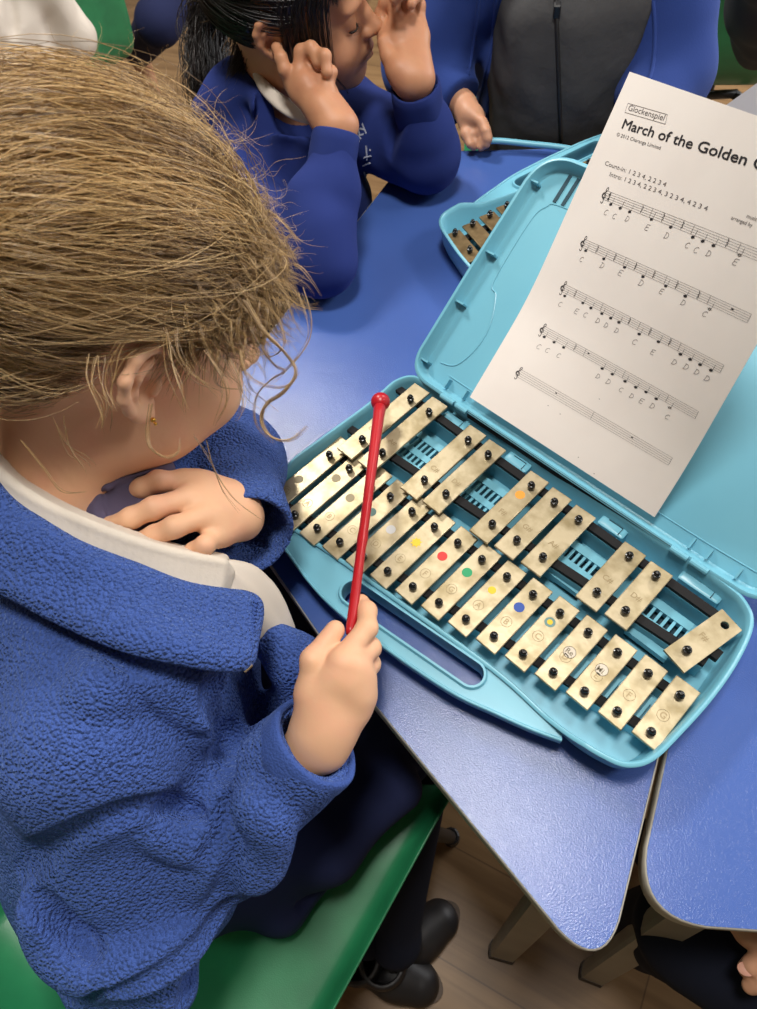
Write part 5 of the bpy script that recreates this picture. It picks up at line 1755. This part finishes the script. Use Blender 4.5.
# cardigan: two fronts and sleeves
S = SDF((-.62, .46, .40), (.16, 1.05, .92), .0035)
S.chain([B3 - f3 * .03, C3 - f3 * .03, U3 - f3 * .025], [.125, .125, .090], .05)
S.chain([U3, SR3], [.074, .064], .03); S.chain([U3, SL3], [.074, .064], .03)
S.chain([SR3, ER3 + (ER3 - WR3) * .1], [.064, .056], .02); S.chain([ER3 + (ER3 - WR3) * .1, WR3], [.054, .036], .02)
S.chain([SL3, EL3], [.066, .056], .02); S.chain([EL3, WL3], [.058, .040], .02)
# open front
S.chain([p + f3 * .03 for p in ats((566, -90, .90), (563, 0, .80), (560, 75, .70), (558, 165, .58))], [.070, .080, .088, .092], .012, 's')
S.noise(.0022, 55, 12)
S.cone(N3, H3, .056, .06, .006, 's')
dw = WR3 - ER3; cutoff(S, WR3 - dw / np.linalg.norm(dw) * .004, dw)
cg3 = mesh('cardigan', *S.out(), M_['fleece2'], c3)
hit3 = prober(cg3)
for nm_, ln_ in (('front_band', ((497, -10), (492, 40), (484, 80), (474, 130))), ('front_band', ((480, -10), (474, 40), (468, 75))), ('front_band', ((652, -10), (655, 30), (652, 70), (640, 100)))):
    q_ = []
    for (a, b) in spline(ln_, 8):
        p, n = hit3(a, b)
        if p is not None and (not q_ or np.linalg.norm(p - q_[-1]) < .03): q_.append(p)
    if len(q_) > 5: MB().tube(q_, .0028, 8).build(nm_, M_['fleece2'], c3, smooth=True)
S = SDF((-.50, .45, .02), (.15, 1.0, .52), .0055)
for k_, a_ in zip(K3, A3): S.chain([B3, k_, a_], [.10, .066, .045], .03)
mesh('trousers', *S.out(), M_['navy2'], c3)
for a_ in A3: shoe(a_ * [1, 1, 0] - f3 * .05 + V3(0, 0, .001), a_ * [1, 1, 0] + f3 * .13 + V3(0, 0, .001), parent=c3)
face_detail(T3, c3)
scalp('hair_base', T3, c0, R0 * 1.03, HL_B, M_['dark_strand'], c3, .3)
P, tn, rd = pulled_hair(T3, c0, R0, HL_B, (0, -1, -.3), 260, 8, .10, .02, .0005, m=12, spread=.04, seed=4)
strands_mesh('hair', P, tn * .8, rd, M_['dark_strand'], c3)

# light blue plastic strip held at the far edge
a_ = ats((481, 141, .618), (500, 141, .616), (530, 144, .614), (565, 148, .613), (600, 155, .611), (640, 168, .610))
tag(MB().tube(spline(a_, 4), .0042, 10).build('plastic_strip', M_['case'], None, org=a_[2], smooth=True), 'thin light blue plastic strip in the fingers of the cardigan wearer', 'strip')

# ================================================================== person in white at the top left, seen from behind
P5 = at(4, 22, .58) * [1, 1, 0] + V3(0, 0, .43); X5 = V3(.62, .78, 0)
P5 = V3(P5[0] - .02, P5[1] - .02, .43)
S = SDF(P5 - V3(.32, .32, .42), P5 + V3(.32, .32, .62), .006)
U5 = P5 + V3(0, 0, .27)
hx = V3(-.78, .62, 0)
S.chain([P5, P5 + V3(0, 0, .16), U5, U5 + V3(0, 0, .09)], [.09, .085, .06, .04], .04)
head_parts(S, U5 + hx * .02 + V3(0, 0, .19), np.stack([X5, hx, V3(0, 0, 1)], 1), .95, neck=U5 + V3(0, 0, .06), neck_r=.04)
for s_ in (1, -1):
    S.chain([U5, U5 + X5 * s_ * .12, U5 + X5 * s_ * .15 + V3(0, 0, -.18) + hx * .03, U5 + X5 * s_ * .10 + V3(0, 0, -.22) + hx * .2], [.036, .026, .020, .017], .02)
    k_ = P5 + hx * .24 + X5 * s_ * .07; S.chain([P5, k_, k_ + V3(0, 0, -.36)], [.06, .048, .03], .02)
w5 = mesh('person', *S.out(), M_['skin_c3'], None, org=(P5[0], P5[1], 0))
tag(w5, 'person in a white cotton shirt sitting in the top left corner', 'person')
S = SDF(P5 - V3(.30, .30, .16), P5 + V3(.30, .30, .40), .005)
S.chain([P5 - V3(0, 0, .02), P5 + V3(0, 0, .16), U5], [.115, .105, .075], .05)
for s_ in (1, -1): S.chain([U5, U5 + X5 * s_ * .12, U5 + X5 * s_ * .15 + V3(0, 0, -.18) + hx * .03, U5 + X5 * s_ * .10 + V3(0, 0, -.22) + hx * .17], [.06, .050, .040, .030], .03)
for q_ in ([(10, -10), (14, 30), (10, 60)], [(40, -5), (34, 25), (38, 50)], [(66, 5), (56, 30), (60, 55)]): S.fold(q_, .008, .002, .012, 's')
S.noise(.003, 60, 4)
mesh('white_shirt', *S.out(), M_['polo'], w5)
S = SDF(P5 - V3(.40, .40, .42), P5 + V3(.40, .40, .08), .007)
for s_ in (1, -1):
    k_ = P5 + hx * .24 + X5 * s_ * .07; S.chain([P5 - V3(0, 0, .03), k_, k_ + V3(0, 0, -.34)], [.09, .062, .045], .02)
mesh('trousers', *S.out(), M_['navy2'], w5)
mesh('hair', *SDF(U5 + V3(-.17, -.17, .05), U5 + V3(.17, .17, .36), .004).ell(U5 - hx * .012 + V3(.0, 0, .232), (.088, .100, .098), np.stack([X5, hx, V3(0, 0, 1)], 1), 0).chain([U5 - hx * .07 + V3(0, 0, .2), U5 - hx * .07 + V3(0, 0, .10)], [.05, .045], .03).cone(U5 + hx * .10 + V3(0, 0, .19), U5 + hx * .16 + V3(0, 0, .12), .065, .08, .01, 's').out(), M_['black_hair'], w5)

# person far behind: only a trouser leg and shoe in view
hk = at(190, -30, .42); kn_ = at(158, 22, .40); an_ = at(138, 52, .22)
q0 = hk + (hk - kn_) * .6
S = SDF(np.min([q0, an_, kn_], 0) - V3(.16, .16, .24), np.max([q0, an_, kn_], 0) + V3(.16, .16, .58), .0055)
hp = q0 + V3(0, 0, 0)
S.chain([hp, hp + V3(0, 0, .22), hp + V3(0, 0, .32)], [.09, .085, .04], .04)
f6 = (kn_ - hp) * [1, 1, 0]; f6 /= np.linalg.norm(f6); r6 = V3(f6[1], -f6[0], 0); B6 = np.stack([r6, f6, V3(0, 0, 1)], 1)
head_parts(S, hp + V3(0, 0, .43), B6, .95, neck=hp + V3(0, 0, .31), neck_r=.04)
for s_ in (1, -1): S.chain([hp + V3(0, 0, .25), hp + V3(0, 0, .24) + r6 * s_ * .12, hp + V3(0, 0, .08) + r6 * s_ * .14, hp + V3(0, 0, .06) + r6 * s_ * .08 + f6 * .14], [.04, .036, .028, .018], .02)
S.chain([hp, kn_, an_, an_ - V3(0, 0, .14)], [.06, .045, .03, .024], .02)
w6 = mesh('person', *S.out(), M_['skin_c3'], None, org=(hp[0], hp[1], 0))
tag(w6, 'person in navy trousers whose slanting leg shows left of the long dark ponytail', 'person')
S = SDF(np.min([q0, an_, kn_], 0) - V3(.16, .16, .24), np.max([q0, an_, kn_], 0) + V3(.16, .16, .50), .007)
S.chain([hp, hp + V3(0, 0, .22), hp + V3(0, 0, .285)], [.11, .085, .052], .04)
for s_ in (1, -1): S.chain([hp + V3(0, 0, .24), hp + V3(0, 0, .24) + r6 * s_ * .12, hp + V3(0, 0, .08) + r6 * s_ * .14, hp + V3(0, 0, .06) + r6 * s_ * .09 + f6 * .11], [.06, .050, .040, .030], .02)
mesh('jumper', *S.out(), M_['jumper'], w6)
S = SDF(np.min([q0, an_, kn_], 0) - .2, np.max([q0, an_, kn_], 0) + .12, .006)
S.chain([hp - V3(0, 0, .02), kn_, an_], [.085, .055, .042], .02)
mesh('trousers', *S.out(), M_['navy'], w6)
mesh('hair', *SDF(hp + V3(-.17, -.17, .28), hp + V3(.17, .17, .60), .004).ell(hp - f6 * .012 + V3(0, 0, .472), (.086, .100, .098), B6, 0).cone(hp + f6 * .10 + V3(0, 0, .43), hp + f6 * .16 + V3(0, 0, .36), .065, .08, .01, 's').out(), M_['black_hair'], w6)
shoe(an_ * [1, 1, 0] + V3(.02, .0, .001), an_ * [1, 1, 0] + V3(.10, -.13, .001), parent=w6)

# person at the right edge: lap, hand and fingertip in view under the table edge
k4 = at(700, 930, .40); h4 = at(835, 1010, .43); d4 = h4 - k4; d4 /= np.linalg.norm(d4)
P4 = k4 + d4 * .30
S = SDF(np.min([k4, P4], 0) - V3(.18, .18, .42), np.max([k4, P4], 0) + V3(.18, .18, .62), .006)
n4 = V3(-d4[1], d4[0], 0)
U4 = P4 + V3(0, 0, .28)
S.chain([P4, P4 + V3(0, 0, .15), U4, U4 + V3(0, 0, .09)], [.09, .085, .06, .04], .04)
B4 = np.stack([V3(-d4[1], d4[0], 0), -d4, V3(0, 0, 1)], 1)
head_parts(S, U4 - d4 * .02 + V3(0, 0, .19), B4, .95, neck=U4 + V3(0, 0, .06), neck_r=.04)
for s_ in (0, 1): 
    k_ = k4 + n4 * .12 * s_; S.chain([P4, k_, k_ + V3(.0, .0, -.36)], [.06, .048, .03], .02)
hw4 = at(800, 965, .50)
S.chain([U4, U4 + n4 * .12, U4 + n4 * .14 + V3(0, 0, -.2), hw4], [.04, .036, .028, .018], .02)
b4 = S.out()
hd4 = hand_mesh(hw4, hw4 + d4 * .05, ats((768, 938, .505), (772, 950, .505), (775, 962, .503), (778, 974, .500)),
                [ats((752, 930, .505), (744, 928, .502), (738, 927, .498)), ats((754, 938, .505), (748, 937, .500), (744, 935, .496)),
                 ats((760, 962, .503), (752, 966, .500), (747, 969, .494)), ats((764, 980, .498), (756, 984, .492), (750, 986, .488))], ats((780, 948, .49), (770, 950, .485)), r=.0075)
w4 = mesh('person', *join([b4, hd4]), M_['skin_c3'], None, org=(P4[0], P4[1], 0))
tag(w4, 'person in dark trousers at the lower right corner, fingers resting in the lap', 'person')
S = SDF(np.min([k4, P4], 0) - V3(.18, .18, .38), np.max([k4, P4], 0) + V3(.18, .18, .12), .005)
for s_ in (0, 1):
    k_ = k4 + n4 * .12 * s_; S.chain([P4 - V3(0, 0, .02), k_, k_ + V3(0, 0, -.33)], [.085, .052, .040], .02)
S.noise(.002, 60, 4)
mesh('trousers', *S.out(), M_['navy2'], w4)
S = SDF(P4 - V3(.25, .25, .1), P4 + V3(.25, .25, .40), .006)
S.chain([P4 + V3(0, 0, .02), P4 + V3(0, 0, .16), U4], [.112, .10, .075], .05); S.chain([U4, U4 + n4 * .12, U4 + n4 * .14 + V3(0, 0, -.18)], [.06, .05, .042], .03)
mesh('jumper', *S.out(), M_['jumper'], w4)
nail(at(746, 969, .503), CAM - at(746, 969, .503), RC[:, 0] * -1 + RC[:, 1] * .2, .0048, .0062, w4)
mesh('hair', *SDF(U4 + V3(-.17, -.17, .05), U4 + V3(.17, .17, .36), .004).ell(U4 + d4 * .012 + V3(.0, 0, .232), (.086, .100, .098), B4, 0).cone(U4 - d4 * .10 + V3(0, 0, .19), U4 - d4 * .16 + V3(0, 0, .12), .065, .08, .01, 's').out(), M_['black_hair'], w4)
stool = place_chair('green moulded plastic chair off the lower right corner', (k4[0] + d4[0] * .10 + n4[0] * .06, k4[1] + d4[1] * .10 + n4[1] * .06, 0), math.atan2(-d4[1], -d4[0]) - math.pi / 2)

# dark coat hanging on a chair back at the top right
ca_ = ats((775, -60, .75), (771, 0, .64), (764, 35, .57), (756, 52, .54))
S = SDF(np.min(ca_, 0) - .12, np.max(ca_, 0) + .12, .005)
S.chain(ca_, [.05, .055, .040, .024], .04); S.noise(.004, 50, 5)
tag(mesh('coat', *S.out(), M_['coat'], None, org=ca_[3]), 'dark grey coat hanging by the green chair at the top right corner', 'coat')
# ------------------------------------------------------------------ light
def area(name, loc, size, power, col=(1, .96, .9), rot=(0, 0, 0), sy=None):
    l = bpy.data.lights.new(name, 'AREA'); l.energy = power; l.color = col
    l.shape = 'RECTANGLE'; l.size = size; l.size_y = sy or size
    o = bpy.data.objects.new(name, l); COL.objects.link(o); o.location = loc; o.rotation_euler = rot
    return o


H_ = 2.57
M_['wall'] = mat('painted_wall', srgb(186, 178, 164), .9)
for n_, c, h in (('ceiling', (.2, 1.2, 2.62), (4.2, 4.2, .02)), ('wall_left', (-4.02, 1.2, 1.3), (.02, 4.2, 1.3)), ('wall_right', (4.42, 1.2, 1.3), (.02, 4.2, 1.3)),
                 ('wall_front', (.2, 5.42, 1.3), (4.2, .02, 1.3)), ('wall_back', (.2, -3.02, 1.3), (4.2, .02, 1.3))):
    MB().box(c, h).build(n_, M_['wall'])['kind'] = 'structure'
area('ceiling_panel_light', (-1.43, .56, H_), .42, 44)
area('ceiling_panel_light', (.17, .11, H_), .34, 30)
area('ceiling_panel_light', (-.3, 2.5, H_), .62, 34)
area('ceiling_panel_light', (1.6, 1.6, H_), .62, 30)
area('window_light', (1.3, 4.2, 1.9), 2.6, 120, (.96, .97, 1), (math.radians(72), 0, math.radians(165)), 1.4)
w = bpy.data.worlds.new('room_light'); bpy.context.scene.world = w; w.use_nodes = True
w.node_tree.nodes['Background'].inputs[0].default_value = (1, .93, .84, 1)
w.node_tree.nodes['Background'].inputs[1].default_value = .55
vs = bpy.context.scene.view_settings
vs.view_transform = 'Standard'; vs.look = 'None'; vs.gamma = 1; vs.use_curve_mapping = False; vs.exposure = 0.0
